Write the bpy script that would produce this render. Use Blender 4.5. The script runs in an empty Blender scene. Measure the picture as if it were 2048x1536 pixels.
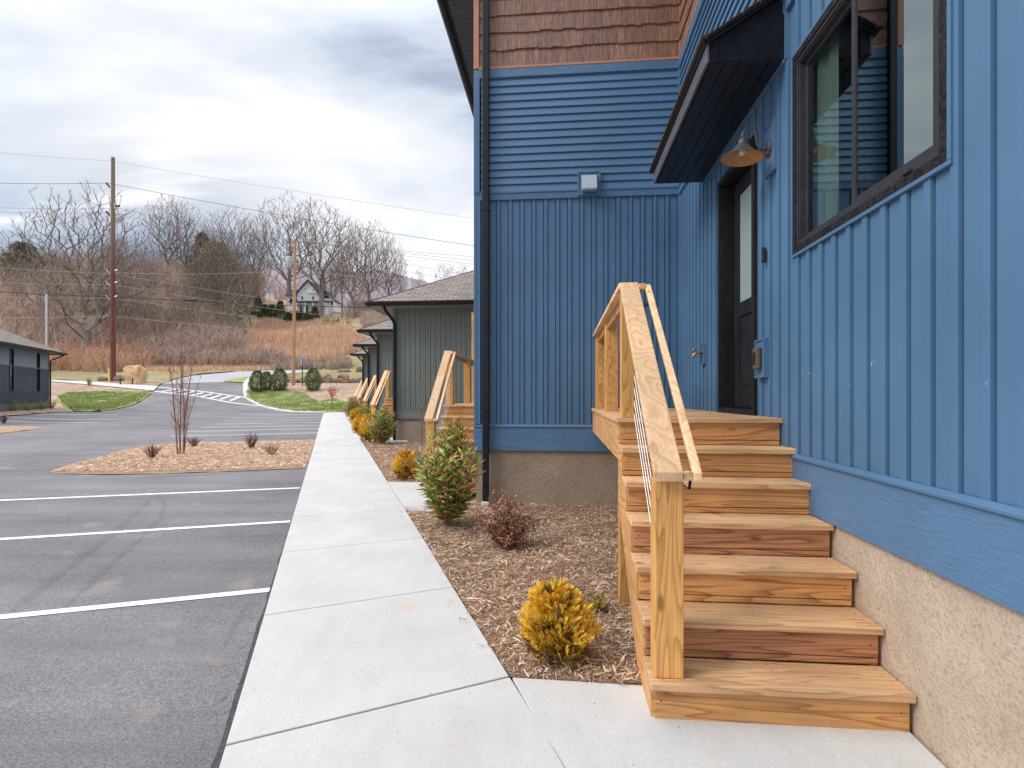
import bpy, bmesh, math, random
from mathutils import Vector, Matrix, Euler, noise
R = random.Random(7)
C = bpy.context.scene.collection
F, CX, CY, H = 1080.0, 1024.0, 793.0, 1.6     # focal length / principal point of the photograph, eye height

# ------------------------------------------------------------------ terrain
KN = [(-60,-1.66),(-5,-1.64),(0,-1.626),(10,-1.52),(20,-1.417),(30,-1.312),(41,-1.20),(46,-.86),(52,.0),(58,1.28),(62,2.0),(70,3.2),(75,3.75),
      (85,6.4),(100,11.2),(115,15.4),(130,18.8),(145,21.6),(200,27),(300,30),(600,20),(1600,0)]
def prof(y):
    if y <= KN[0][0]: return KN[0][1]
    for (a, za), (b, zb) in zip(KN, KN[1:]):
        if y <= b: return za + (zb-za)*(y-a)/(b-a)
    return KN[-1][1]
def sm(a, b, x):
    t = max(0., min(1., (x-a)/(b-a))); return t*t*(3-2*t)
def G(x, y):
    z = prof(y) if y < 41 else .25*(prof(y-1.5)+2*prof(y)+prof(y+1.5))
    z += .36*sm(-24, -31, x)*sm(12, 26, y)*(1-sm(46, 60, y))
    if y > 74:
        z += 8*sm(-45, -85, x)*sm(78, 110, y)
        z += (noise.noise(Vector((x*.05, y*.05, 0)))*2.2)*sm(76, 100, y)
        z -= 5*sm(-30, 10, x)*sm(100, 160, y)
    return z
def at(px, py):
    """the point of the terrain seen at a pixel of the photograph"""
    k, m = (px-CX)/F, (CY-py)/F
    y = 1.0
    f = lambda y: m*y-G(k*y, y)
    while f(y) > 0 and y < 700: y += .25
    a, b = y-.25, y
    for _ in range(24):
        c = .5*(a+b)
        if f(c) > 0: a = c
        else: b = c
    return Vector((k*a, a, G(k*a, a)))
def pos(px, y): return Vector(((px-CX)/F*y, y, G((px-CX)/F*y, y)))
def pt(px, py, y): return Vector(((px-CX)/F*y, y, (CY-py)/F*y))

# ------------------------------------------------------------------ building frame
M_ = .0907; TH = math.atan(M_); O = Vector((1.640, 0, 0))
BF = Matrix.Translation(O) @ Matrix.Rotation(-TH, 4, 'Z')
def bw(x, y, z=0): return BF @ Vector((x, y, z))

# ------------------------------------------------------------------ materials
def mat(name, col, rough=.7, **k):
    m = bpy.data.materials.new(name); m.use_nodes = True
    n = m.node_tree.nodes; b = n['Principled BSDF']
    b.inputs['Base Color'].default_value = (*col, 1); b.inputs['Roughness'].default_value = rough
    b.inputs['Metallic'].default_value = k.get('metal', 0)
    if 'spec' in k: b.inputs['Specular IOR Level'].default_value = k['spec']
    return m
class NT:
    def __init__(s, m): s.m = m; s.t = m.node_tree; s.b = s.t.nodes['Principled BSDF']
    def n(s, ty, **k):
        x = s.t.nodes.new(ty)
        for a, v in k.items():
            if a in x.inputs: x.inputs[a].default_value = v
            else: setattr(x, a, v)
        return x
    def l(s, a, b): s.t.links.new(a, b)
    def coord(s, scale=(1,1,1), which='Object', rot=(0,0,0)):
        c = s.n('ShaderNodeTexCoord'); mp = s.n('ShaderNodeMapping')
        mp.inputs['Scale'].default_value = scale; mp.inputs['Rotation'].default_value = rot
        s.l(c.outputs[which], mp.inputs['Vector']); return mp.outputs['Vector']
    def noise(s, v, sc, det=4, rough=.55, dist=0):
        x = s.n('ShaderNodeTexNoise'); x.inputs['Scale'].default_value = sc; x.inputs['Detail'].default_value = det
        x.inputs['Roughness'].default_value = rough; x.inputs['Distortion'].default_value = dist
        if v is not None: s.l(v, x.inputs['Vector'])
        return x.outputs['Fac']
    def ramp(s, fac, stops):
        x = s.n('ShaderNodeValToRGB'); e = x.color_ramp.elements
        while len(e) < len(stops): e.new(.5)
        for q, (p, c) in zip(e, stops):
            q.position = p; q.color = (*c, 1) if len(c) == 3 else c
        s.l(fac, x.inputs['Fac']); return x.outputs['Color']
    def mix(s, f, a, b, mode='MIX'):
        x = s.n('ShaderNodeMix', data_type='RGBA', blend_type=mode)
        for sock, v in ((x.inputs[0], f), (x.inputs[6], a), (x.inputs[7], b)):
            if hasattr(v, 'links'): s.l(v, sock)
            elif isinstance(v, (int, float)): sock.default_value = v
            else: sock.default_value = (*v, 1)
        return x.outputs[2]
    def math(s, op, a, b=0, c=0):
        x = s.n('ShaderNodeMath', operation=op)
        for i, v in enumerate((a, b, c)):
            if hasattr(v, 'links'): s.l(v, x.inputs[i])
            else: x.inputs[i].default_value = v
        return x.outputs[0]
    def bump(s, h, st, d=.01):
        x = s.n('ShaderNodeBump'); x.inputs['Strength'].default_value = st; x.inputs['Distance'].default_value = d
        s.l(h, x.inputs['Height']); s.l(x.outputs['Normal'], s.b.inputs['Normal'])
    def col(s, c): s.l(c, s.b.inputs['Base Color'])
    def rough(s, c): s.l(c, s.b.inputs['Roughness'])
def sc(c, f): return tuple(min(1, x*f) for x in c)
def noisy(name, a, b, scale, rough=.8, bump=.3, bd=.01, det=6, st=(1,1,1), lo=.35, hi=.65, big=None, which='Object', spec=.3):
    m = mat(name, a, rough, spec=spec); t = NT(m); v = t.coord(st, which)
    f = t.noise(v, scale, det); c = t.ramp(f, [(lo, a), (hi, b)])
    if big: 
        g = t.noise(v, big, 3); c = t.mix(1, c, t.ramp(g, [(.3, (.72,.72,.72)), (.7, (1.15,1.15,1.15))]), 'MULTIPLY')
    t.col(c)
    if bump: t.bump(f, bump, bd)
    return m
def siding(name, c, rough=.45):
    m = mat(name, c, rough, spec=.35); t = NT(m); v = t.coord()
    g = t.noise(v, .9, 3); h = t.noise(t.coord((1,1,.12)), 26, 4)
    k = t.mix(1, t.ramp(g, [(.25, sc(c, .86)), (.75, sc(c, 1.12))]), t.ramp(h, [(.3, (.985,)*3), (.7, (1.01,)*3)]), 'MULTIPLY')
    d = t.noise(t.coord((1,1,.5)), 55, 2); k = t.mix(t.ramp(d, [(.76, (0,0,0)), (.80, (.4,)*3)]), k, (.45,.52,.6))
    t.col(k); t.bump(t.noise(v, 2.5, 2), .15, .012)
    t.rough(t.ramp(g, [(.3, (.38,)*3), (.7, (.52,)*3)])); return m
def scuffed(name, c):      # siding beside the steps, with pale scuffs and splashes
    m = siding(name, c); t = NT(m)
    old = t.b.inputs['Base Color'].links[0].from_socket
    w = t.coord(); sp = t.n('ShaderNodeSeparateXYZ'); t.l(w, sp.inputs[0])
    k = t.math('MULTIPLY', t.math('LESS_THAN', sp.outputs[1], 3.9), t.math('LESS_THAN', sp.outputs[2], .25))
    f = t.noise(t.coord((1, 1, .45), rot=(.5, 0, 0)), 38, 3, .6, 1.2); g = t.noise(w, 2.2, 2)
    e = t.math('MULTIPLY', k, t.math('MULTIPLY', t.math('GREATER_THAN', f, .705), t.math('GREATER_THAN', g, .5)))
    t.col(t.mix(t.math('MULTIPLY', e, .6), old, (.6,.68,.78))); return m
def wood(name, axis, dark, lite, k=1.0, warm=0.):
    m = mat(name, lite, .6, spec=.3); t = NT(m)
    s = [6.5, 6.5, 6.5]; s[axis] = .42
    oi = t.n('ShaderNodeObjectInfo'); c = t.n('ShaderNodeTexCoord')
    ad = t.n('ShaderNodeVectorMath', operation='MULTIPLY_ADD'); cb = t.n('ShaderNodeCombineXYZ')
    for i in range(3): t.l(oi.outputs['Random'], cb.inputs[i])
    t.l(cb.outputs[0], ad.inputs[0]); ad.inputs[1].default_value = (37, 53, 71); t.l(c.outputs['Object'], ad.inputs[2])
    mp = t.n('ShaderNodeMapping'); mp.inputs['Scale'].default_value = s; t.l(ad.outputs[0], mp.inputs['Vector'])
    n = t.noise(mp.outputs['Vector'], 1.5*k, 1.5, .4)
    rings = t.math('FRACT', t.math('MULTIPLY', n, 13))
    g = t.ramp(rings, [(0, tuple(.5*(a+b) for a, b in zip(dark, lite))), (.10, lite), (.55, sc(lite, .95)), (.9, tuple(.6*a+.4*b for a, b in zip(dark, lite))), (1, dark)])
    m2 = t.n('ShaderNodeMapping'); q = [95, 95, 95]; q[axis] = 2.2; m2.inputs['Scale'].default_value = q; t.l(ad.outputs[0], m2.inputs['Vector'])
    fine = t.noise(m2.outputs['Vector'], 1, 3)
    g = t.mix(.75, g, t.ramp(fine, [(.3, (.78,.74,.7)), (.7, (1.12,1.12,1.12))]), 'MULTIPLY')
    blot = t.noise(ad.outputs[0], 2.3, 3)
    g = t.mix(1, g, t.ramp(blot, [(.3, (.82,.8,.78)), (.7, (1.12,1.08,1.02))]), 'MULTIPLY')
    # knots
    m3 = t.n('ShaderNodeMapping'); q = [5.2, 5.2, 5.2]; q[axis] = 1.9; m3.inputs['Scale'].default_value = q; t.l(ad.outputs[0], m3.inputs['Vector'])
    vo = t.n('ShaderNodeTexVoronoi'); vo.inputs['Scale'].default_value = 1; t.l(m3.outputs['Vector'], vo.inputs['Vector'])
    g = t.mix(t.ramp(vo.outputs['Distance'], [(.05, (.85,.85,.85)), (.11, (0,0,0))]), g, sc(dark, .55))
    hv = t.n('ShaderNodeHueSaturation'); t.l(t.math('ADD', t.math('MULTIPLY', oi.outputs['Random'], .34), .83), hv.inputs['Value']); t.l(g, hv.inputs['Color'])
    t.col(hv.outputs[0]); t.bump(fine, .25, .003); return m
def leafy(name, stops, rough=.55, spec=.3):
    m = mat(name, stops[0][1], rough, spec=spec); t = NT(m); g = t.n('ShaderNodeNewGeometry')
    c = t.ramp(g.outputs['Random Per Island'], stops); v = t.coord()
    t.col(t.mix(1, c, t.ramp(t.noise(v, 5, 2), [(.3, (.7,.7,.7)), (.7, (1.2,1.2,1.2))]), 'MULTIPLY'))
    if 'Subsurface Weight' in t.b.inputs: pass
    return m

BLUE = (.072,.155,.275)
m_blue = siding('blue vinyl siding', BLUE); m_blue2 = scuffed('blue vinyl siding scuffed', (.077,.165,.288))
m_lap = siding('blue lap siding', (.080,.170,.292))
m_skirt = mat('blue textured trim board', BLUE, .5); t = NT(m_skirt)
v = t.coord((1,.12,1)); f = t.noise(v, 62, 5, .6, 1.6); t.bump(f, .9, .005)
t.col(t.mix(1, t.ramp(f, [(.35, sc(BLUE, 1.05)), (.68, sc(BLUE, 1.28))]), t.ramp(t.noise(t.coord(), 1.1, 2), [(.3, (.9,)*3), (.7, (1.1,)*3)]), 'MULTIPLY'))
m_skirtx = mat('blue textured trim board across', BLUE, .5); t = NT(m_skirtx)
f = t.noise(t.coord((.14,1,1)), 30, 5, .6, 1.2); t.bump(f, .8, .006); t.col(t.ramp(f, [(.35, sc(BLUE, .9)), (.68, sc(BLUE, 1.2))]))
def stucco(name, a, b, c3):
    m = mat(name, a, .92, spec=.15); t = NT(m); v = t.coord()
    f = t.noise(v, 60, 6, .62); g = t.noise(v, 2.2, 4); p = t.noise(v, 120, 3, .6, .8)
    c = t.ramp(g, [(.3, a), (.6, b)])
    c = t.mix(t.ramp(f, [(.5, (0,0,0)), (.62, (.75,.75,.75))]), c, c3)
    c = t.mix(t.ramp(p, [(.62, (0,0,0)), (.7, (.5,.5,.5))]), c, sc(a, .35)); t.col(c)
    t.bump(t.math('ADD', f, t.math('MULTIPLY', t.noise(v, 12, 3), .8)), .7, .02); return m
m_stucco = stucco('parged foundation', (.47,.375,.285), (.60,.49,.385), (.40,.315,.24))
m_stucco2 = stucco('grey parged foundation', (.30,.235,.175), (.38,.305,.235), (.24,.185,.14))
m_shake = mat('brown shake siding', (.2,.08,.05), .6); t = NT(m_shake)
v = t.coord((26,26,.55)); f = t.noise(v, 3.2, 5, .65); g = t.n('ShaderNodeNewGeometry')
c = t.ramp(f, [(.28, (.095,.047,.033)), (.5, (.225,.118,.083)), (.74, (.40,.24,.18))])
c = t.mix(1, c, t.ramp(g.outputs['Random Per Island'], [(0, (.82,.8,.8)), (1, (1.16,1.14,1.1))]), 'MULTIPLY'); t.col(c); t.bump(f, .6, .006)
m_copper = noisy('light brown trim', (.42,.20,.135), (.48,.24,.165), 20, .5, 0)
m_black = noisy('black painted metal', (.010,.011,.015), (.016,.017,.022), 8, .45, .1, spec=.25)
m_char = noisy('charcoal vinyl frame', (.028,.028,.036), (.040,.040,.050), 14, .5, .1, spec=.18)
m_trimwd = mat('black rough-sawn trim', (.02,.018,.02), .6, spec=.15); t = NT(m_trimwd)
f = t.noise(t.coord((1,.35,.35)), 95, 5, .65, .8); t.bump(f, 1, .008); t.col(t.ramp(f, [(.4, (.007,.007,.009)), (.8, (.045,.043,.052))]))
m_soff = noisy('dark blue black soffit', (.008,.011,.02), (.013,.017,.03), 6, .42, .1)
m_fascia = noisy('grey fascia', (.09,.088,.10), (.12,.115,.13), 10, .45, .1)
m_cansh = noisy('black canopy side', (.007,.008,.014), (.013,.014,.023), 9, .6, .2, spec=.12)
m_gsoff = noisy('charcoal soffit panel', (.075,.075,.085), (.10,.10,.11), 10, .5, .1)
m_shgl = mat('asphalt roof shingle', (.2,.17,.15), .9); t = NT(m_shgl)
bk = t.n('ShaderNodeTexBrick'); bk.inputs['Scale'].default_value = 1; bk.inputs['Brick Width'].default_value = .34; bk.inputs['Row Height'].default_value = .15
bk.inputs['Mortar Size'].default_value = .016; bk.inputs['Color1'].default_value = (.27,.225,.19,1); bk.inputs['Color2'].default_value = (.17,.14,.12,1); bk.inputs['Mortar'].default_value = (.05,.042,.04,1)
bk.inputs['Mortar Smooth'].default_value = .4
t.l(t.coord(which='UV'), bk.inputs['Vector']); t.col(t.mix(1, bk.outputs['Color'], t.ramp(t.noise(t.coord(), 30, 3), [(.3, (.75,)*3), (.7, (1.2,)*3)]), 'MULTIPLY'))
m_edge = noisy('shingle edge', (.035,.026,.02), (.07,.05,.035), 30, .9, .4)
m_green = siding('grey green vinyl siding', (.16,.182,.16)); m_greentrim = noisy('grey green trim', (.15,.17,.152), (.175,.195,.175), 30, .6, .2)
m_greensoff = noisy('grey green soffit', (.20,.205,.20), (.24,.245,.24), 10, .6, .1)
m_slate = siding('slate blue siding', (.095,.115,.15)); m_slatel = siding('light slate lap siding', (.24,.28,.35))
m_conc = mat('broom finished concrete', (.6,.6,.58), .85, spec=.2); t = NT(m_conc); v = t.coord()
a = t.noise(v, 1.3, 5, .6); b = t.noise(v, 130, 3); st = t.noise(t.coord((5,.6,1), rot=(0,0,-.32)), 2, 3)
c = t.ramp(a, [(.3, (.485,.477,.465)), (.7, (.575,.567,.553))]); c = t.mix(1, c, t.ramp(b, [(.3, (.86,)*3), (.7, (1.07,)*3)]), 'MULTIPLY')
c = t.mix(.3, c, t.ramp(st, [(.35, (.9,)*3), (.65, (1.05,)*3)]), 'MULTIPLY')
rs = t.noise(v, 3.1, 2); c = t.mix(t.ramp(rs, [(.66, (0,0,0)), (.76, (.4,)*3)]), c, (.56,.40,.30))
pit = t.noise(v, 46, 1); c = t.mix(t.ramp(pit, [(.765, (0,0,0)), (.785, (.8,)*3)]), c, (.12,.11,.1)); t.col(c); t.bump(b, .22, .004)
m_joint = noisy('dark joint', (.05,.045,.04), (.10,.09,.08), 40, .9, 0)
m_asph = mat('asphalt', (.1,.1,.1), .82, spec=.25); t = NT(m_asph); v = t.coord()
a = t.noise(v, .32, 5, .6); b = t.noise(v, 95, 2, .7); b2 = t.noise(v, 38, 3, .7); tr = t.noise(t.coord((.22,1.4,1), rot=(0,0,.12)), 1.4, 4, .6)
c = t.ramp(a, [(.3, (.145,.136,.142)), (.7, (.225,.212,.219))]); c = t.mix(1, c, t.ramp(tr, [(.3, (.80,)*3), (.7, (1.15,)*3)]), 'MULTIPLY')
c = t.mix(1, c, t.ramp(b, [(.32, (.55,)*3), (.5, (1,)*3), (.72, (1.5,)*3)]), 'MULTIPLY'); c = t.mix(.7, c, t.ramp(b2, [(.35, (.8,)*3), (.65, (1.15,)*3)]), 'MULTIPLY')
du = t.noise(v, 1.9, 3); c = t.mix(t.ramp(du, [(.62, (0,0,0)), (.76, (.5,)*3)]), c, (.33,.29,.26)); t.col(c); t.bump(b2, .5, .008)
m_road = noisy('worn light road asphalt', (.33,.32,.34), (.40,.39,.41), 2, .85, .1)
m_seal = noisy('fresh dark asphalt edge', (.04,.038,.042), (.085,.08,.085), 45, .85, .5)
m_tyre = mat('tyre mark', (.045,.043,.046), .8); t = NT(m_tyre)
tp = t.n('ShaderNodeBsdfTransparent'); mx = t.n('ShaderNodeMixShader'); out = t.t.nodes['Material Output']
t.l(t.math('MULTIPLY', t.noise(t.coord(), 3, 6, .8), .17), mx.inputs[0]); t.l(tp.outputs[0], mx.inputs[1]); t.l(t.b.outputs[0], mx.inputs[2]); t.l(mx.outputs[0], out.inputs[0])
m_paint = noisy('white road paint', (.62,.62,.62), (.80,.80,.80), 30, .7, .1, lo=.3, hi=.5)
m_mulch = mat('wood mulch', (.2,.13,.09), .95, spec=.1); t = NT(m_mulch); v = t.coord()
a = t.noise(v, 55, 5, .7, .6); b = t.noise(v, 1.2, 3)
c = t.ramp(a, [(.3, (.19,.105,.062)), (.5, (.37,.235,.15)), (.68, (.55,.385,.27))]); c = t.mix(1, c, t.ramp(b, [(.3, (.85,)*3), (.7, (1.12,)*3)]), 'MULTIPLY'); t.col(c); t.bump(a, 1, .03)
m_mulch2 = mat('pale straw mulch', (.4,.28,.19), .95, spec=.1); t = NT(m_mulch2); v = t.coord((1,2.2,1))
a = t.noise(v, 22, 6, .75, .6); t.col(t.ramp(a, [(.3, (.20,.115,.07)), (.5, (.44,.29,.19)), (.68, (.72,.54,.40))])); t.bump(a, 1, .04)
m_chip = leafy('wood chips', [(0, (.16,.08,.045)), (.25, (.35,.21,.125)), (.55, (.51,.34,.225)), (.85, (.70,.52,.39)), (1, (.80,.68,.54))], .9, .1)
m_chip2 = leafy('straw chips', [(0, (.34,.18,.11)), (.4, (.62,.42,.28)), (1, (.92,.75,.60))], .9, .1)
m_soil = mat('brown winter ground', (.2,.14,.1), .95, spec=.1); t = NT(m_soil); v = t.coord()
a = t.noise(v, .22, 5, .7); b = t.noise(v, 3, 5, .7)
c = t.ramp(a, [(.3, (.30,.20,.14)), (.5, (.42,.29,.20)), (.62, (.32,.27,.15)), (.75, (.45,.34,.22))]); c = t.mix(1, c, t.ramp(b, [(.3, (.6,)*3), (.7, (1.35,)*3)]), 'MULTIPLY'); t.col(c)
m_bank = noisy('straw covered bank', (.26,.17,.12), (.46,.34,.25), 2.5, .95, .5, .05, lo=.3, hi=.7, big=.4)
m_lawn = mat('green lawn', (.1,.2,.03), .9, spec=.1); t = NT(m_lawn); v = t.coord()
a = t.noise(v, 1.1, 5, .65); b = t.noise(v, 20, 4, .7)
c = t.ramp(a, [(.3, (.17,.25,.06)), (.46, (.27,.33,.11)), (.58, (.40,.35,.18)), (.7, (.50,.38,.25))]); c = t.mix(1, c, t.ramp(b, [(.3, (.55,)*3), (.7, (1.35,)*3)]), 'MULTIPLY'); t.col(c); t.bump(b, .8, .05)
m_verge = noisy('dry green verge', (.20,.20,.085), (.32,.25,.13), .9, .95, .4, .05, lo=.3, hi=.7, big=.15)
m_blade = leafy('grass blades', [(0, (.13,.22,.045)), (.6, (.27,.35,.10)), (1, (.46,.42,.20))])
m_dry = leafy('dry orange grass', [(0, (.42,.24,.14)), (.4, (.66,.41,.26)), (.8, (.82,.58,.41)), (1, (.90,.72,.56))], .9, .1)
m_dryg = noisy('dry orange hillside', (.46,.26,.15), (.62,.40,.26), .9, .95, .5, .1, lo=.3, hi=.7, big=.12)
m_clay = noisy('red clay cut', (.46,.15,.05), (.56,.24,.10), 1.4, .95, .5, .1)
m_brush = leafy('bare pink brown brush', [(0, (.21,.155,.12)), (.4, (.40,.30,.24)), (.75, (.54,.41,.34)), (1, (.62,.46,.37))], .9, .1)
m_brushr = leafy('reddish brush', [(0, (.32,.17,.11)), (.5, (.52,.30,.21)), (1, (.66,.44,.32))], .9, .1)
m_bark = noisy('grey brown bark', (.17,.14,.12), (.33,.285,.255), 3, .9, .3, .05, st=(3,3,.5))
m_twig = noisy('grey brown twigs', (.15,.115,.105), (.24,.19,.175), 1.5, .9, 0)
m_barkd = noisy('dark bark', (.06,.045,.038), (.12,.09,.075), 3, .9, .3, .05, st=(3,3,.5))
m_birch = noisy('young birch bark', (.17,.075,.05), (.36,.22,.16), 14, .8, .2, st=(1,1,.3))
m_redtw = leafy('dark red twigs', [(0, (.07,.02,.018)), (1, (.17,.055,.045))])
m_olive = leafy('olive evergreen', [(0, (.20,.21,.10)), (.5, (.33,.34,.17)), (1, (.46,.46,.26))])
m_dkev = leafy('dark evergreen', [(0, (.085,.12,.06)), (.6, (.18,.225,.115)), (1, (.30,.33,.18))])
m_road_shrub = leafy('mid green shrub leaves', [(0, (.09,.13,.05)), (.6, (.22,.28,.11)), (1, (.38,.42,.2))])
m_pine = leafy('blue green pine', [(0, (.19,.20,.15)), (1, (.36,.36,.28))])
m_laurel = leafy('laurel leaves', [(0, (.09,.16,.025)), (.35, (.22,.32,.045)), (.6, (.42,.47,.10)), (.75, (.48,.46,.18)), (.86, (.66,.28,.08)), (1, (.72,.42,.20))], .4, .45)
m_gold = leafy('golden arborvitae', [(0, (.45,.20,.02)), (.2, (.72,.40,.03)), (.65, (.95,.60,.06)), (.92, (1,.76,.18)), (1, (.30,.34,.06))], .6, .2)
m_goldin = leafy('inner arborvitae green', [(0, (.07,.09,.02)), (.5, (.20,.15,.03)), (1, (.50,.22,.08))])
m_dead = leafy('dried red brown foliage', [(0, (.15,.055,.035)), (.5, (.30,.13,.085)), (.85, (.42,.23,.15)), (1, (.55,.36,.22))])
m_dead2 = leafy('wine red twiggy foliage', [(0, (.14,.035,.035)), (.5, (.27,.09,.08)), (1, (.46,.27,.22))])
m_straw2 = leafy('pinkish dried stems', [(0, (.22,.11,.08)), (1, (.45,.30,.24))])
m_sprig = leafy('yellow green sprig', [(0, (.24,.12,.03)), (.5, (.42,.36,.07)), (1, (.5,.5,.14))])
m_redm = leafy('red maple leaves', [(0, (.42,.05,.05)), (1, (.62,.14,.12))])
W_D, W_L = (.30,.125,.045), (.60,.345,.15)
m_wx = wood('treated pine x', 0, (.32,.135,.045), (.64,.345,.14)); m_wy = wood('treated pine y', 1, (.38,.17,.06), (.68,.39,.175)); m_wz = wood('treated pine z', 2, (.44,.20,.055), (.72,.40,.14))
m_wxd = wood('dark red heartwood pine', 0, (.19,.075,.035), (.50,.25,.14))
m_tread = wood('weathered tread', 0, (.44,.245,.12), (.74,.475,.265)); m_rail = wood('pale top rail', 1, (.62,.37,.20), (.82,.56,.345), .45)
m_cable = mat('stainless cable', (.75,.73,.70), .3, metal=1)
m_pvc = noisy('white pvc', (.62,.60,.57), (.75,.73,.70), 30, .5, 0)
m_white = noisy('white painted metal', (.30,.35,.42), (.36,.41,.48), 30, .45, 0)
m_sand = noisy('sandstone', (.46,.28,.13), (.66,.46,.27), 1.6, .9, .6, .08, lo=.3, hi=.7)
m_rock = noisy('brown rock', (.13,.085,.06), (.32,.21,.15), 1.2, .95, .7, .1, lo=.3, hi=.7)
m_pole = noisy('dark red brown pole', (.12,.035,.03), (.17,.06,.05), 3, .8, .2, st=(3,3,.2)); 
t = NT(m_pole); sp = t.n('ShaderNodeSeparateXYZ'); t.l(t.coord(), sp.inputs[0]); old = t.b.inputs['Base Color'].links[0].from_socket
t.col(t.mix(t.ramp(t.math('MULTIPLY', sp.outputs[2], .04), [(.45, (0,0,0)), (.8, (1,1,1))]), old, (.20,.165,.11)))
m_pole2 = noisy('orange brown pole', (.33,.17,.08), (.50,.30,.17), 3, .8, .2, st=(3,3,.2))
m_galv = mat('galvanised steel', (.5,.52,.54), .45, metal=.6); m_wire = mat('wire', (.16,.16,.17), .6); m_wirel = mat('pale wire', (.42,.40,.40), .6); m_wiret = mat('black cable', (.03,.03,.035), .6)
m_yellow = mat('yellow plastic', (.8,.5,.08), .5)
m_hwhite = noisy('white clapboard', (.84,.86,.88), (.92,.93,.95), 3, .7, 0); m_hroof = noisy('blue black roof', (.03,.036,.05), (.055,.06,.075), 3, .7, 0)
m_brick = noisy('red brick', (.24,.07,.045), (.33,.12,.08), 6, .9, 0)
m_dkglass = mat('dark window glass', (.02,.025,.03), .08, spec=.6)
m_door = noisy('black door paint', (.013,.013,.017), (.02,.02,.025), 6, .45, .1, spec=.2)
m_frost = mat('frosted glass', (.30,.38,.38), .12, spec=.6)
m_lampm = noisy('weathered grey lamp metal', (.05,.046,.052), (.10,.09,.095), 24, .45, .2, spec=.5)
m_lampin = noisy('copper orange lamp lining', (.38,.195,.08), (.47,.25,.11), 20, .45, .1)
m_brass = mat('brass tap', (.5,.28,.17), .4, metal=.7); m_bronze = noisy('bronze cover', (.085,.06,.05), (.13,.095,.08), 20, .4, .1)
m_curt = noisy('pale curtain', (.74,.85,.76), (.82,.92,.84), 4, .9, 0); m_room = mat('dark room', (.05,.055,.055), .9)
m_glass = bpy.data.materials.new('window glass'); m_glass.use_nodes = True; tt = m_glass.node_tree; tt.nodes.clear()
o_ = tt.nodes.new('ShaderNodeOutputMaterial'); mx = tt.nodes.new('ShaderNodeMixShader'); gl = tt.nodes.new('ShaderNodeBsdfGlossy'); gl.inputs['Roughness'].default_value = .0; gl.inputs['Color'].default_value = (.74,.86,.88,1)
tp = tt.nodes.new('ShaderNodeBsdfTransparent'); tp.inputs['Color'].default_value = (.80,.90,.86,1)
fr = tt.nodes.new('ShaderNodeFresnel'); fr.inputs['IOR'].default_value = 1.75; ma = tt.nodes.new('ShaderNodeMath'); ma.operation = 'MULTIPLY_ADD'; ma.inputs[1].default_value = 1.0; ma.inputs[2].default_value = .18
tt.links.new(fr.outputs[0], ma.inputs[0]); tt.links.new(ma.outputs[0], mx.inputs[0]); tt.links.new(tp.outputs[0], mx.inputs[1]); tt.links.new(gl.outputs[0], mx.inputs[2]); tt.links.new(mx.outputs[0], o_.inputs[0])

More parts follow.
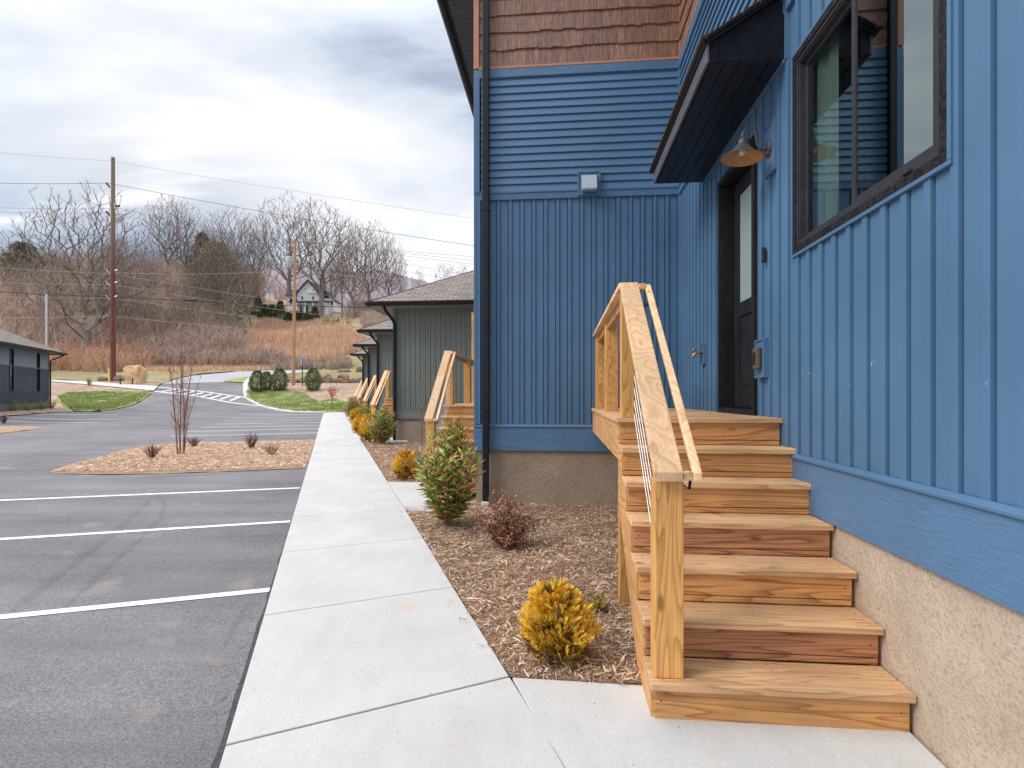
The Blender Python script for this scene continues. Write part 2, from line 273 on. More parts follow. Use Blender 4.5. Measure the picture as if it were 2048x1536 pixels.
# ------------------------------------------------------------------ mesh helpers
SPLIT = {'corner_board','belt_board','drip_cap','frieze_board','skirt_board','joist','strap','rail_return','bracket','fascia','shake_trim','jamb','under_rail','cable_fitting','screw','support_post','trim','clamp','drip_edge'}
class MB:
    def __init__(s): s.v = []; s.f = []
    def quad(s, *p):
        k = len(s.v); s.v += [tuple(q) for q in p]; s.f.append(tuple(range(k, k+len(p))))
    def box(s, x0, x1, y0, y1, z0, z1):
        k = len(s.v); s.v += [(x0,y0,z0),(x1,y0,z0),(x1,y1,z0),(x0,y1,z0),(x0,y0,z1),(x1,y0,z1),(x1,y1,z1),(x0,y1,z1)]
        s.f += [tuple(k+i for i in q) for q in ((0,3,2,1),(4,5,6,7),(0,1,5,4),(1,2,6,5),(2,3,7,6),(3,0,4,7))]; return s
    def prism(s, pts, vec):
        k = len(s.v); n = len(pts); vec = Vector(vec)
        s.v += [tuple(p) for p in pts] + [tuple(Vector(p)+vec) for p in pts]
        s.f.append(tuple(k+i for i in range(n))[::-1]); s.f.append(tuple(k+n+i for i in range(n)))
        for i in range(n): s.f.append((k+i, k+(i+1) % n, k+n+(i+1) % n, k+n+i))
        return s
    def strip(s, pts, vec, close=False):      # open profile swept along a vector
        k = len(s.v); n = len(pts); vec = Vector(vec)
        s.v += [tuple(p) for p in pts] + [tuple(Vector(p)+vec) for p in pts]
        for i in range(n-1): s.f.append((k+i, k+i+1, k+n+i+1, k+n+i))
    def tube(s, p, r, n=8, cap=True):
        p = [Vector(q) for q in p]; r = r if isinstance(r, (list, tuple)) else [r]*len(p)
        k = len(s.v); d0 = (p[1]-p[0]).normalized(); a = d0.orthogonal().normalized()
        for i, q in enumerate(p):
            d = (p[min(i+1, len(p)-1)]-p[max(i-1, 0)]).normalized(); a = (a-d*a.dot(d)).normalized(); b = d.cross(a)
            for j in range(n):
                w = 2*math.pi*j/n; s.v.append(tuple(q+(a*math.cos(w)+b*math.sin(w))*r[i]))
        for i in range(len(p)-1):
            for j in range(n): s.f.append((k+i*n+j, k+i*n+(j+1) % n, k+(i+1)*n+(j+1) % n, k+(i+1)*n+j))
        if cap: s.f.append(tuple(k+j for j in range(n))[::-1]); s.f.append(tuple(k+(len(p)-1)*n+j for j in range(n)))
        return s
    def lathe(s, c, prof, axis=(0,0,1), n=28):
        axis = Vector(axis).normalized(); a = axis.orthogonal().normalized(); b = axis.cross(a); c = Vector(c); k = len(s.v)
        for r, h in prof:
            for j in range(n):
                w = 2*math.pi*j/n; s.v.append(tuple(c+axis*h+(a*math.cos(w)+b*math.sin(w))*r))
        for i in range(len(prof)-1):
            for j in range(n): s.f.append((k+i*n+j, k+i*n+(j+1) % n, k+(i+1)*n+(j+1) % n, k+(i+1)*n+j))
        return s
    def islands(s):
        par = list(range(len(s.v)))
        def fd(a):
            while par[a] != a: par[a] = par[par[a]]; a = par[a]
            return a
        for f in s.f:
            for a in f[1:]: par[fd(a)] = fd(f[0])
        g = {}
        for f in s.f: g.setdefault(fd(f[0]), []).append(f)
        out = []
        for fs in g.values():
            ix = sorted({a for f in fs for a in f}); mp = {a: i for i, a in enumerate(ix)}; q = MB(); q.v = [s.v[a] for a in ix]; q.f = [tuple(mp[a] for a in f) for f in fs]; out.append(q)
        return out
    def build(s, name, m, parent=None, loc=None, bevel=0, smooth=False, solid=0):
        if name in SPLIT and parent:
            q = s.islands()
            if len(q) > 1: return [w.build(name, m, parent, loc, bevel, smooth, solid) for w in q][0]
        me = bpy.data.meshes.new(name); vs = s.v
        if loc is not None: vs = [(x-loc[0], y-loc[1], z-loc[2]) for x, y, z in vs]
        me.from_pydata(vs, [], s.f); me.materials.append(m)
        if smooth: me.polygons.foreach_set('use_smooth', [True]*len(me.polygons))
        o = bpy.data.objects.new(name, me); C.objects.link(o)
        if loc is not None: o.location = loc
        if parent: o.parent = parent
        if solid:
            w = o.modifiers.new('solid', 'SOLIDIFY'); w.thickness = solid; w.offset = 0
        if bevel:
            w = o.modifiers.new('bevel', 'BEVEL'); w.width = bevel; w.segments = 2; w.limit_method = 'ANGLE'
        return o
def tag(o, label, cat, group=None, kind=None):
    if label: o['label'] = label
    if cat: o['category'] = cat
    if group: o['group'] = group
    if kind: o['kind'] = kind
    return o
def thing(name, label, cat, loc=(0,0,0), rz=0, group=None):
    o = bpy.data.objects.new(name, None); C.objects.link(o); o.location = loc; o.rotation_euler.z = rz; o.empty_display_size = .2
    return tag(o, label, cat, group)
def copy_tree(o, parent=None):
    c = o.copy(); C.objects.link(c)
    if parent: c.parent = parent
    for ch in list(o.children):
        if ch.name in bpy.context.scene.objects: copy_tree(ch, c)
    return c
def dup(root, label, loc=None, rz=None, s=None, group=None):
    c = copy_tree(root); c['label'] = label
    if loc is not None: c.location = loc
    if rz is not None: c.rotation_euler.z = rz
    if s is not None: c.scale = s if isinstance(s, tuple) else (s, s, s)
    if group: c['group'] = group
    return c
def struct(o, label=None, cat=None): o['kind'] = 'structure'; tag(o, label, cat); return o

# ------------------------------------------------------------------ ground sheets
def sheet(name, poly, off, m, step=2.0, bumps=0, uv=False):
    """flat polygon (world XY) cut along the terrain grid and laid on it"""
    bm = bmesh.new(); bm.faces.new([bm.verts.new((p[0], p[1], 0)) for p in poly])
    xs = [p[0] for p in poly]; ys = [p[1] for p in poly]
    for ax, lo, hi in ((0, min(xs), max(xs)), (1, min(ys), max(ys))):
        k = math.ceil(lo/step)*step
        while k < hi:
            if k > lo:
                bmesh.ops.bisect_plane(bm, geom=bm.verts[:]+bm.edges[:]+bm.faces[:], plane_co=(k,0,0) if ax == 0 else (0,k,0), plane_no=(1,0,0) if ax == 0 else (0,1,0))
            k += step
    bmesh.ops.triangulate(bm, faces=bm.faces[:])
    bm.normal_update()
    for f in bm.faces:
        if f.normal.z < 0: f.normal_flip()
    for v in bm.verts:
        v.co.z = G(v.co.x, v.co.y)+off
        if bumps: v.co.z += bumps*noise.noise(Vector((v.co.x*2.1, v.co.y*2.1, 3)))+bumps*.5*noise.noise(Vector((v.co.x*7, v.co.y*7, 9)))
    me = bpy.data.meshes.new(name); bm.to_mesh(me); bm.free(); me.materials.append(m)
    o = bpy.data.objects.new(name, me); C.objects.link(o); o['kind'] = 'structure'; return o
mb = MB()
gx = [-900,-600,-400,-280,-200]+[-160+4*i for i in range(0, 75)]+[160,220,320,500,900]
gy = [-60,-40,-20,-10]+[-8+2*i for i in range(0, 62)]+[120+5*i for i in range(0, 17)]+[220,250,300,380,500,700,1000,1600]
idx = {}
for j, y in enumerate(gy):
    for i, x in enumerate(gx): mb.v.append((x, y, G(x, y)-.06 - (.5 if (y > 220 and abs(x) > 200) else 0)))
for j in range(len(gy)-1):
    for i in range(len(gx)-1):
        k = j*len(gx)+i; mb.f.append((k, k+1, k+len(gx)+1, k+len(gx)))
struct(mb.build('ground', m_soil, smooth=True))

SD = Vector((-.337, 1)).normalized(); SN = Vector((SD.y, -SD.x))      # pavement direction and its right hand side
S0 = Vector((-.011, 3.02)); SW = 1.40
def sp(s, w): p = S0+SD*s-SN*w; return (p.x, p.y)                   # w = distance left of the right edge
def wpx(*L): return [tuple(at(a, b)[:2]) for a, b in L]
LEN = (40.6-3.02)/SD.y
# asphalt
near = [sp(-9, SW-.005), (-60, -6), (-62, 28)]
far = wpx((0,829),(60,825.5),(150,824),(199,823.7),(262,812),(290,797),(307,784),(316,774),(323,768.5),(352,759),(384,752),(430,748),(480,746),(499,755),(487,768),(490,795),(521,811.5),(557,821),(597,824.6),(630,826.4))
asph = sheet('parking_lot', near+far+[sp(LEN, SW-.005)], 0, m_asph); tag(asph, 'grey asphalt parking lot and driveway left of the pavement', 'parking lot')
rd = sheet('road', wpx((499,755.5),(489,765),(470,764),(400,766),(323,768.5),(352,759),(384,752),(430,747.6),(480,743.2),(530,742),(582,740.4),(655,739.2),(650,742.5),(600,746),(560,749),(520,752)), .03, m_road, 3)
tag(rd, 'pale grey road crossing behind the driveway at the foot of the hill', 'road')
# darker asphalt seam along the pavement
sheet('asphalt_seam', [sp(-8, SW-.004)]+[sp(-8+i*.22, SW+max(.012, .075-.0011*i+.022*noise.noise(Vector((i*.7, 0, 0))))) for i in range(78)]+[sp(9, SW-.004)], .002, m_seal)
# pavement slabs
js = [-8.9,-6.9,-4.9,-2.9,-1.45]+[0, 1.50, 2.98, 4.5, 6.03]
x = 6.03
while x < LEN-1.5: x += 1.5; js.append(x)
js.append(LEN)
jn = {0: (Vector(at(451.3,1505)[:2]), Vector(at(1018.7,1364.9)[:2])), 1.50: (Vector(at(528.2,1240)[:2]), Vector(at(905.9,1182)[:2]))}
mb = MB(); g = .004
for a, b in zip(js, js[1:]):
    def cut(s, sgn):
        gg = (.007 if s == 0 else .0045) if s < 3 else (.0035 if s < 12 else .001)
        if s == 0: l0, r0 = jn[0]
        elif s == 1.5: l0, r0 = jn[1.5]
        else: l0, r0 = Vector(sp(s-.08, SW)), Vector(sp(s+.02, 0))
        return l0+SD*gg*sgn, r0+SD*gg*sgn
    l0, r0 = cut(a, 1); l1, r1 = cut(b, -1)
    n = max(1, int((b-a)/1.6))
    P = lambda q, dz: (q.x, q.y, G(q.x, q.y)+dz)
    top = [P(l0,.035), P(r0,.035), P(r1,.035), P(l1,.035)]; mb.prism([(p[0],p[1],p[2]-.12) for p in top], (0,0,.12))
w = mb.build('pavement', m_conc, bevel=.006); struct(w, 'pale concrete pavement running between parking lot and planting beds', 'pavement')
struct(sheet('pavement_joint', [sp(-8.8, SW-.01), sp(-8.8, .01), sp(LEN-.05, .01), sp(LEN-.05, SW-.01)], .022, m_joint))
def slab(name, pts, lab, top=.035):
    mb = MB(); mb.prism([(x, y, G(x, y)+top-.12) for x, y in pts], (0,0,.12)); return struct(mb.build(name, m_conc, bevel=.006), lab, 'path')
a0 = Vector(at(1022.5,1366.5)[:2]); e0 = Vector(at(1115,1540)[:2])
wl = bw(-.02, 2.72); 
slab('path', [tuple(a0+Vector((.006,0))), (a0.x+.006+(e0.x-a0.x)*2.4, a0.y+(e0.y-a0.y)*2.4), tuple(bw(-.01,.9)[:2]), tuple(bw(-.01,2.75)[:2]), tuple(at(1300,1384)[:2])], 'concrete path slab at the foot of the near wooden steps')
slab('path', [(a0.x+.012+(e0.x-a0.x)*2.4, a0.y+(e0.y-a0.y)*2.4-.008), tuple(sp(-8,0)), tuple(bw(-.01,-5)[:2]), tuple(bw(-.01,.892)[:2])], 'concrete path slab beside the wall nearest the camera')
# planting bed along the buildings
bed = [sp(.02,-.002), tuple(at(1300,1384)[:2]), tuple(bw(0,2.7)[:2]), tuple(bw(1,7.6)[:2]), (0,9), (.4,16), (-3,19), (-5,24), (-7,30), (-10,38), (-12,41), sp(LEN,-.002)]
b1 = [p for p in bed[:4]]+[(-.1,9.2), sp(6.4,-.002)]
o = sheet('mulch_bed', [sp(.02,-.004), tuple(at(1300,1384)[:2]), tuple(bw(.1,2.7)[:2]), tuple(bw(.1,7.6)[:2]), tuple(bw(-2.7,7.6)[:2]), (-.8,7.9), sp(4.5,-.004)], .012, m_mulch, .12, .022); tag(o, 'brown wood mulch bed between pavement and near steps', 'mulch bed')
o = sheet('mulch_bed', [sp(4.3,-.004), (-.8,7.7), (-.5,9), (.4,16.9), (-3.6,19), (-5.9,26), (-8.4,33.5), (-12.3,41), sp(LEN,-.004)], .004, m_mulch, .8, .02); tag(o, 'brown mulch bed running past the green units', 'mulch bed')
# walks in front of each staircase
STEPS = [(-1.437,8.77),(-4.87,18.5),(-6.98,25.2),(-9.30,32.4),(-11.6,39.5)]
for i, (sx, sy) in enumerate(STEPS):
    y0, y1 = ((7.19, 9.45) if i == 0 else (sy-1.6, sy+.5))
    def se(y): s = (y-S0.y)/SD.y; return Vector(sp(s, -.006))
    l0, l1 = se(y0), se(y1); w_ = .84 if i == 0 else 1.5
    slab('path', [tuple(l0), (l0.x+w_, l0.y-M_*w_), (l1.x+w_, l1.y-M_*w_), tuple(l1)], ['concrete path slab to the second wooden steps','concrete path slab to the third wooden steps','concrete path slab to the fourth wooden steps','concrete path slab to the fifth wooden steps','concrete path slab to the farthest wooden steps'][i])
# islands
isl = sheet('mulch_island', wpx((97,945),(140,948.5),(205,950),(330,948),(612,937.5),(630.8,880.7),(520,883),(410,885.6),(330,888),(297,891),(240,902),(205,914.5),(143,930),(110,939)), .012, m_mulch2, .3, .018); tag(isl, 'straw coloured mulch island with young birch', 'mulch island')
isl2 = sheet('mulch_island', wpx((-160,850),(0,851.8),(60,853),(87,855.3),(70,859),(47,862),(0,867),(-200,878)), .015, m_mulch2, .5, .02); tag(isl2, 'small mulch island at the left edge of the lot', 'mulch island')
lw = sheet('grass_island', wpx((112,794),(135,785),(200,783),(250,784),(303,785),(290,797),(262,812),(199,823.5),(150,824),(125,812)), .07, m_lawn, 1, .1); tag(lw, 'bright green grass bank beside the dark blue building', 'grass')
bk = sheet('straw_bank', wpx((-60,790),(60,770),(101,764),(160,769),(305,783),(250,785.5),(200,784.5),(135,787),(113,795),(125,812),(148,824.2),(96,826),(60,829),(-60,840)), .05, m_bank, 1, .05)
tag(bk, 'straw covered bank beside the dark blue building', 'bank')
sheet('walkway', wpx((-60,755.5),(101,761),(210,766.5),(316,773.8),(307,783),(210,773.5),(101,764),(-60,758)), .10, m_conc, 2)
vg = sheet('verge', wpx((-60,748),(90,744),(140,738),(230,741),(330,744),(480,741.5),(560,737),(400,748.5),(352,757.5),(323,767),(316,773),(210,765.5),(101,760),(-60,755)), .06, m_verge, 2, .1); tag(vg, 'thin grassy verge along the foot of the hill', 'grass')
sheet('straw_bank', wpx((240,757),(300,760),(340,763.5),(322,768.8),(315,773),(210,765.5),(205,762)), .09, m_bank, 2)
g2 = sheet('grass_island', wpx((491,794.5),(494,779),(520,776.5),(570,780),(610,786),(622,798),(640,804),(668,797),(700,808),(712,825),(645,825.2),(597,824.4),(557,820.6),(521,811)), .07, m_lawn, 1, .1); tag(g2, 'bright green grass inside the curved kerb', 'grass')
sheet('straw_bank', wpx((494,779.5),(500,765),(515,757),(560,752),(600,765.5),(730,766),(760,800),(712,826),(700,808.5),(668,797.5),(640,804.5),(622,798.5),(610,786.5),(570,780.5),(520,777)), .05, m_bank, 1, .06)
sheet('grass_slope', wpx((655,739),(600,746),(570,751),(600,764),(745,765),(790,745),(760,690),(715,690),(690,712)), .06, m_verge, 2, .1)
sheet('retaining_edge', wpx((572,764),(760,764),(760,766.5),(572,766.5)), .16, m_conc, 2)
gi = sheet('grass_island', wpx((446,764),(470,757),(496,754.5),(487,766)), .09, m_lawn, 1); tag(gi, 'small wedge of grass where driveway meets the road', 'grass')
# kerb
kp = [at(*p) for p in ((499,756),(491,762),(488,770),(488,782),(491,795.5),(505,804.5),(521,811.8),(540,817.5),(557.7,821.2),(577,823.8),(597,825),(622,825.8),(648,826))]
kp2 = []
for a, b in zip(kp, kp[1:]):
    for q in range(4): kp2.append(a.lerp(b, q/4))
kp2.append(kp[-1]); mb = MB(); rows = []
for i, p in enumerate(kp2):
    d = (kp2[min(i+1,len(kp2)-1)]-kp2[max(i-1,0)]); n = Vector((d.y, -d.x, 0)).normalized()*-1
    z = G(p.x, p.y)
    rows.append([(p.x-n.x*.1, p.y-n.y*.1, z-.02), (p.x-n.x*.1, p.y-n.y*.1, z+.06), (p.x+n.x*.35, p.y+n.y*.35, z+.10), (p.x+n.x*.35, p.y+n.y*.35, z-.02)])
for r in rows: mb.v += r
for i in range(len(rows)-1):
    for j in range(3): mb.f.append((i*4+j, (i+1)*4+j, (i+1)*4+j+1, i*4+j+1))
struct(mb.build('kerb', m_conc), 'curved pale concrete kerb around the green grass', 'kerb')
# painted lines
def line(name, p, q, w=.10, off=.005, lab=None):
    a, b = Vector(at(*p)[:2]), Vector(at(*q)[:2]); d = (b-a).normalized(); n = Vector((-d.y, d.x))*w/2
    return sheet(name, [tuple(a-n), tuple(b-n), tuple(b+n), tuple(a+n)], off, m_paint, 2)
ex = lambda p, q, k: (p[0]+(p[0]-q[0])*k, p[1]+(p[1]-q[1])*k)
for a, b in (((0,1235.3),(539,1180.6)), ((0,1079),(580,1043.5)), ((0,1001.2),(600,976.2))): line('parking_line', ex(a, b, .25), b, .10 if a[1] < 1100 else .095)
for a, b in (((340,873),(636,865.8)),((375,863),(638,857.3)),((404,855.3),(639.6,850.7)),((428,848.3),(641,844.6)),((446,842.4),(642,839.3)),((462,837.2),(643,834.6)),((477,828.2),(644,830))): line('parking_line', a, b, .12)
for a, b in (((63,828.4),(261,829.5)),((7,833),(231,839)),((5,842),(194,845.4))): line('parking_line', a, b, .12)
line('crossing_line', (316.4,774.6), (491,795.6), .22, .03); line('crossing_line', (308.5,783), (519,812.2), .22, .03)
for i in range(8):
    u = i/7.6; p = (322+150*u, 784.2+19*u); q = (352+138*u, 778.8+17*u); line('crossing_line', p, q, .28, .026)
# tyre marks
def mark(pts, w):
    P = [Vector(at(*p)) for p in pts]; Q = []
    for i in range(len(P)-1):
        for k in range(6): 
            t_ = k/6; a = P[max(i-1,0)]; b = P[i]; c = P[i+1]; d = P[min(i+2,len(P)-1)]
            Q.append(.5*((2*b)+(c-a)*t_+(2*a-5*b+4*c-d)*t_*t_+(3*b-a-3*c+d)*t_**3))
    Q.append(P[-1]); mb = MB(); 
    for i, p in enumerate(Q):
        d = Q[min(i+1,len(Q)-1)]-Q[max(i-1,0)]; n = Vector((-d.y, d.x, 0)).normalized()*w*.5*min(1, .25+min(i, len(Q)-1-i)*.2)
        for q in (p-n, p+n): mb.v.append((q.x, q.y, G(q.x, q.y)+.003))
    for i in range(len(Q)-1): mb.f.append((2*i, 2*i+1, 2*i+3, 2*i+2))
    struct(mb.build('tyre_mark', m_tyre))
mark([(20,1225),(80,1180),(160,1120),(230,1065),(280,1020),(300,1000)], .10)
mark([(130,1215),(200,1150),(250,1105),(300,1060),(325,1025),(325,1000),(300,985)], .07)
mark([(445,1300),(470,1250),(500,1205)], .05)
mark([(325,1045),(340,1035),(420,1025)], .05)
mark([(-40,944),(60,941),(150,938)], .25); mark([(250,955),(400,950),(520,941),(600,939)], .3)
mark([(0,900),(120,893),(240,880),(330,866)], .16)

# ------------------------------------------------------------------ chips and grass
def scatter_poly(poly):
    xs = [p[0] for p in poly]; ys = [p[1] for p in poly]
    while True:
        x, y = R.uniform(min(xs), max(xs)), R.uniform(min(ys), max(ys)); c = False
        for i in range(len(poly)):
            (x1, y1), (x2, y2) = poly[i], poly[i-1]
            if (y1 > y) != (y2 > y) and x < (x2-x1)*(y-y1)/(y2-y1)+x1: c = not c
        if c: return x, y
def chips(name, poly, n, m, l, lab, zo=.02, edge=0):
    mb = MB()
    for _ in range(n):
        x, y = scatter_poly(poly); a = R.uniform(0, 6.28); L = l*R.uniform(.35, 1.5)*(.5+R.random()**2); w = L*R.uniform(.05, .19); t_ = R.uniform(-.35, .35); up = R.uniform(0, .02)
        d = Vector((math.cos(a)*math.cos(t_), math.sin(a)*math.cos(t_), math.sin(t_)))*L/2; s = Vector((-math.sin(a), math.cos(a), R.uniform(-.5,.5))).normalized()*w/2
        zz = G(x, y)+zo+up+.022*noise.noise(Vector((x*2.1, y*2.1, 3)))+.011*noise.noise(Vector((x*7, y*7, 9)))
        p = Vector((x, y, zz)); c = Vector((0,0,R.uniform(-.1,.16)*L))
        k = len(mb.v); mb.v += [tuple(p-d-s*.5), tuple(p-d+s*.6), tuple(p+c+s), tuple(p+c-s), tuple(p+d+s*.5), tuple(p+d-s*.3)]; mb.f += [(k,k+1,k+2,k+3),(k+3,k+2,k+4,k+5)]
    o = mb.build(name, m); tag(o, lab, 'mulch', kind='stuff'); return o
chips('wood_chips', [sp(.0,-.0), tuple(at(1300,1386)[:2]), tuple(bw(-.05,2.7)[:2]), tuple(bw(-.05,7.45)[:2]), tuple(bw(-2.9,7.45)[:2]), sp(4.6,0)], 62000, m_chip, .046, 'shredded brown wood chips covering the near bed', .028)
chips('wood_chips', [sp(6.7,0), (-1.2,9.6), (-.9,14), (-3.3,16.9), (-4.4,17.3), sp(14,0)], 22000, m_chip, .06, 'shredded wood chips in the bed before the first green unit', .02)
chips('straw_chips', [sp(.1,0) if 0 else p for p in wpx((110,945),(205,948.5),(612,936.5),(629,882),(410,887),(297,893),(205,916),(143,932))], 42000, m_chip2, .065, 'pale straw and chips on the birch island', .028)
chips('stray_chips', [sp(.2,.0), sp(.2,.14), sp(6,.12), sp(6,.0)], 170, m_chip, .035, 'stray wood chips spilled on the pavement edge', .04)
chips('stray_chips', [sp(-2.5,SW-.03), sp(-2.5,SW+.12), sp(8,SW+.1), sp(8,SW-.03)], 420, m_seal, .022, 'crumbs of black asphalt along the pavement edge', .03)
def blades(name, poly, n, m, h, w, lab, cat='grass', lean=.3, off=.03):
    mb = MB()
    for _ in range(n):
        x, y = scatter_poly(poly); a = R.uniform(0, 6.28); hh = h*R.uniform(.5, 1.3); dx, dy = math.cos(a)*w/2, math.sin(a)*w/2; lx, ly = R.gauss(0, lean)*hh, R.gauss(0, lean)*hh; z = G(x, y)+off
        k = len(mb.v); mb.v += [(x-dx, y-dy, z), (x+dx, y+dy, z), (x+lx, y+ly, z+hh)]; mb.f.append((k,k+1,k+2))
    o = mb.build(name, m); tag(o, lab, cat, kind='stuff'); return o
blades('grass', wpx((492,794),(494,780),(520,777),(570,780.5),(610,787),(622,798),(640,804),(668,798),(700,809),(712,824),(645,824.4),(597,823.4),(557,819.6),(521,810)), 16000, m_blade, .14, .05, 'short bright grass blades inside the kerb')
blades('grass', wpx((116,794),(135,786),(200,784.5),(250,785.5),(300,786.5),(288,797),(260,811),(199,822.5),(150,823),(127,812)), 14000, m_blade, .16, .06, 'short bright grass blades on the left bank')
HILL = wpx((478,700),(500,660),(530,643),(600,640),(660,642),(700,665),(745,690),(715,702),(680,715),(640,728),(590,733),(540,728),(500,722))
sheet('dry_hillside', HILL, .12, m_dryg, 3, .1)
sheet('clay_cut', wpx((528,702),(540,688),(556,684),(585,690),(620,700),(600,712),(560,714),(536,716)), .3, m_clay, 2, .3)
blades('dry_grass', HILL, 42000, m_dry, 1.25, .13, 'tall dry orange grass covering the open hillside', 'dry grass', .18, .1)
blades('dry_grass', wpx((90,745),(140,739),(230,742),(330,745),(480,742),(560,738),(600,734),(700,715),(560,728),(480,722),(300,728),(90,728)), 12000, m_dry, .5, .08, 'dry tan grass along the roadside', 'dry grass', .3, .06)
exec_later = []
# ------------------------------------------------------------------ siding generators (building frame)
P_, BW_, BH_ = .1668, .046, .014
def batten(mb, plane, c, s0, s1, z0, z1, sgn=-1, p=P_, ph=0, bw_=BW_, bh=BH_):
    """board and batten profile between s0 and s1 on the plane x=c or y=c, facing sgn"""
    pts = []
    k = math.floor((s0-ph)/p)-1
    raw = []
    while ph+k*p < s1+p:
        s = ph+k*p; raw += [(s-.012, 0), (s-.0115, -.045), (s-.0018, -.045), (s-.0012, 0), (s, bh), (s+bw_, bh), (s+bw_+.0015, -.007), (s+bw_+.005, -.007), (s+bw_+.0065, 0), (s+p-.016, 0)]; k += 1
    def val(s):
        for (a, da), (b, db) in zip(raw, raw[1:]):
            if a <= s <= b: return da+(db-da)*(s-a)/max(1e-6, b-a)
        return 0
    pts = [(s0, val(s0))]+[q for q in raw if s0 < q[0] < s1]+[(s1, val(s1))]
    if plane == 'x': P = [(c+sgn*d, s, z0) for s, d in pts]
    else: P = [(s, c+sgn*d, z0) for s, d in pts]
    mb.strip(P, (0, 0, z1-z0))
def lap(mb, plane, c, s0, s1, z0, z1, p=.107, sgn=-1, d=.021):
    z = z0; pts = []
    while z < z1-.001:
        b = min(z+p, z1); pts += [(z, d), (z+.004, d+.002), (b-.002, .001), (b, .0)]; z = b
    P = [((c+sgn*q, s0, z) if plane == 'x' else (s0, c+sgn*q, z)) for z, q in pts]
    mb.strip(P, (0, s1-s0, 0) if plane == 'x' else (s1-s0, 0, 0))
def shakes(mb, plane, c, s0, s1, z0, z1, row=.242):
    z = z0
    while z < z1:
        s = s0-R.uniform(0, .1)
        while s < s1:
            w = R.uniform(.075, .2); a, b = max(s, s0), min(s+w-.003, s1); j = R.uniform(-.009, .009)+ (0 if R.random() < .6 else -.006)
            if b-a > .015:
                o = .022+R.uniform(-.003, .003)
                if plane == 'y': P = [(a, c-o, z+j), (a, c-o-.001, z+j+.008), (a, c-.002, z+row+.01), (a, c, z+row+.01), (a, c, z+j)]; mb.prism(P, (b-a, 0, 0))
                else: P = [(c-o, a, z+j), (c-o-.001, a, z+j+.008), (c-.002, a, z+row+.01), (c, a, z+row+.01), (c, a, z+j)]; mb.prism(P, (0, b-a, 0))
            s += w
        z += row
BX, BY = -2.863, 7.45
bl = thing('blue_building', 'blue two storey building with black canopy, door and brown shake gable', 'building', (O.x, O.y, 0), -TH)
# door wall
mb = MB(); YN = -3.5
W0, W1, WZ0, WZ1 = 2.269, 3.783, .987, 2.36
D0, D1, DZ0, DZ1 = 4.525, 5.575, -.161, 2.19
A_ = -.395
for s0, s1, z0, z1 in ((YN, W0, A_, 2.77), (W0, W1, A_, WZ0), (W0, W1, WZ1, 2.77), (W1, D0, A_, 2.77), (D0, D1, DZ1, 2.77), (D1, BY, A_, 2.77)): batten(mb, 'x', 0, s0, s1, z0, z1, ph=.05)
mb.build('siding', m_blue2, bl)
mb = MB(); batten(mb, 'y', BY, BX+.10, 0, A_, 2.77, ph=-.035); mb.build('siding', m_blue, bl)
mb = MB(); lap(mb, 'x', 0, YN, BY, 2.885, 4.50); lap(mb, 'y', BY, BX+.10, 0, 2.885, 4.50); mb.build('lap_siding', m_lap, bl)
mb = MB(); shakes(mb, 'y', BY, BX+.08, -.01, 4.655, 6.25); shakes(mb, 'x', 0, YN, BY-.01, 4.655, 6.25); mb.build('shake_siding', m_shake, bl)
mb = MB(); mb.box(BX-.002, BX+.075, BY-.034, BY+.3, 4.64, 6.25); mb.box(BX+.076, -.005, BY-.034, BY, 4.622, 4.655); mb.box(-.034, 0, YN, BY-.035, 4.622, 4.655); mb.box(-.018,-.004,BY-.018,BY-.004,4.66,6.2)
mb.build('shake_trim', m_copper, bl, bevel=.003)
mb = MB(); mb.box(BX, -.02, BY-.030, BY, 4.50, 4.62); mb.box(-.030, 0, YN, BY-.031, 4.50, 4.62); mb.build('frieze_board', m_skirtx, bl, bevel=.003)
mb = MB()
mb.box(BX, -.02, BY-.030, BY, 2.77, 2.885); mb.box(BX-.002, -.01, BY-.040, BY-.030, 2.862, 2.874)
mb.box(-.030, 0, YN, BY-.031, 2.77, 2.885); mb.box(-.040, -.030, YN, BY-.041, 2.862, 2.874); mb.build('belt_board', m_blue, bl, bevel=.003)
mb = MB()      # corner trims
mb.box(BX, BX+.095, BY-.036, BY+.09, A_, 2.77); mb.box(BX+.03, BX+.036, BY-.042, BY-.03, A_, 2.77); mb.box(BX, BX+.085, BY-.036, BY+.09, 2.885, 4.50); mb.box(-.03, -.002, BY-.03, BY-.002, A_, 4.5)
mb.build('corner_board', m_blue, bl, bevel=.004)
mb = MB(); mb.box(-.024, .02, YN, BY-.025, -.7645, -.428); mb.build('skirt_board', m_skirt, bl, bevel=.003)
mb = MB(); mb.box(BX-.004, -.025, BY-.026, BY+.02, -.7645, -.428); mb.build('skirt_board', m_skirtx, bl, bevel=.003)
mb = MB(); mb.prism([(-.004,YN,A_),(-.022,YN,A_),(-.040,YN,-.416),(-.040,YN,-.428),(-.004,YN,-.428)], (0,BY-YN-.045,0)); mb.prism([(BX,BY-.004,A_),(BX,BY-.022,A_),(BX,BY-.040,-.416),(BX,BY-.040,-.428),(BX,BY-.004,-.428)], (-BX-.045,0,0)); mb.build('drip_cap', m_blue, bl)
mb = MB(); mb.box(.010, .35, YN, BY, -1.85, -.7645); mb.build('foundation', m_stucco, bl)
mb = MB(); mb.box(BX+.03, .0, BY+.006, BY+.35, -1.85, -.7645); mb.box(BX+.03, BX+.3, BY+.3, 16, -1.85, -.7645); mb.build('foundation', m_stucco2, bl)
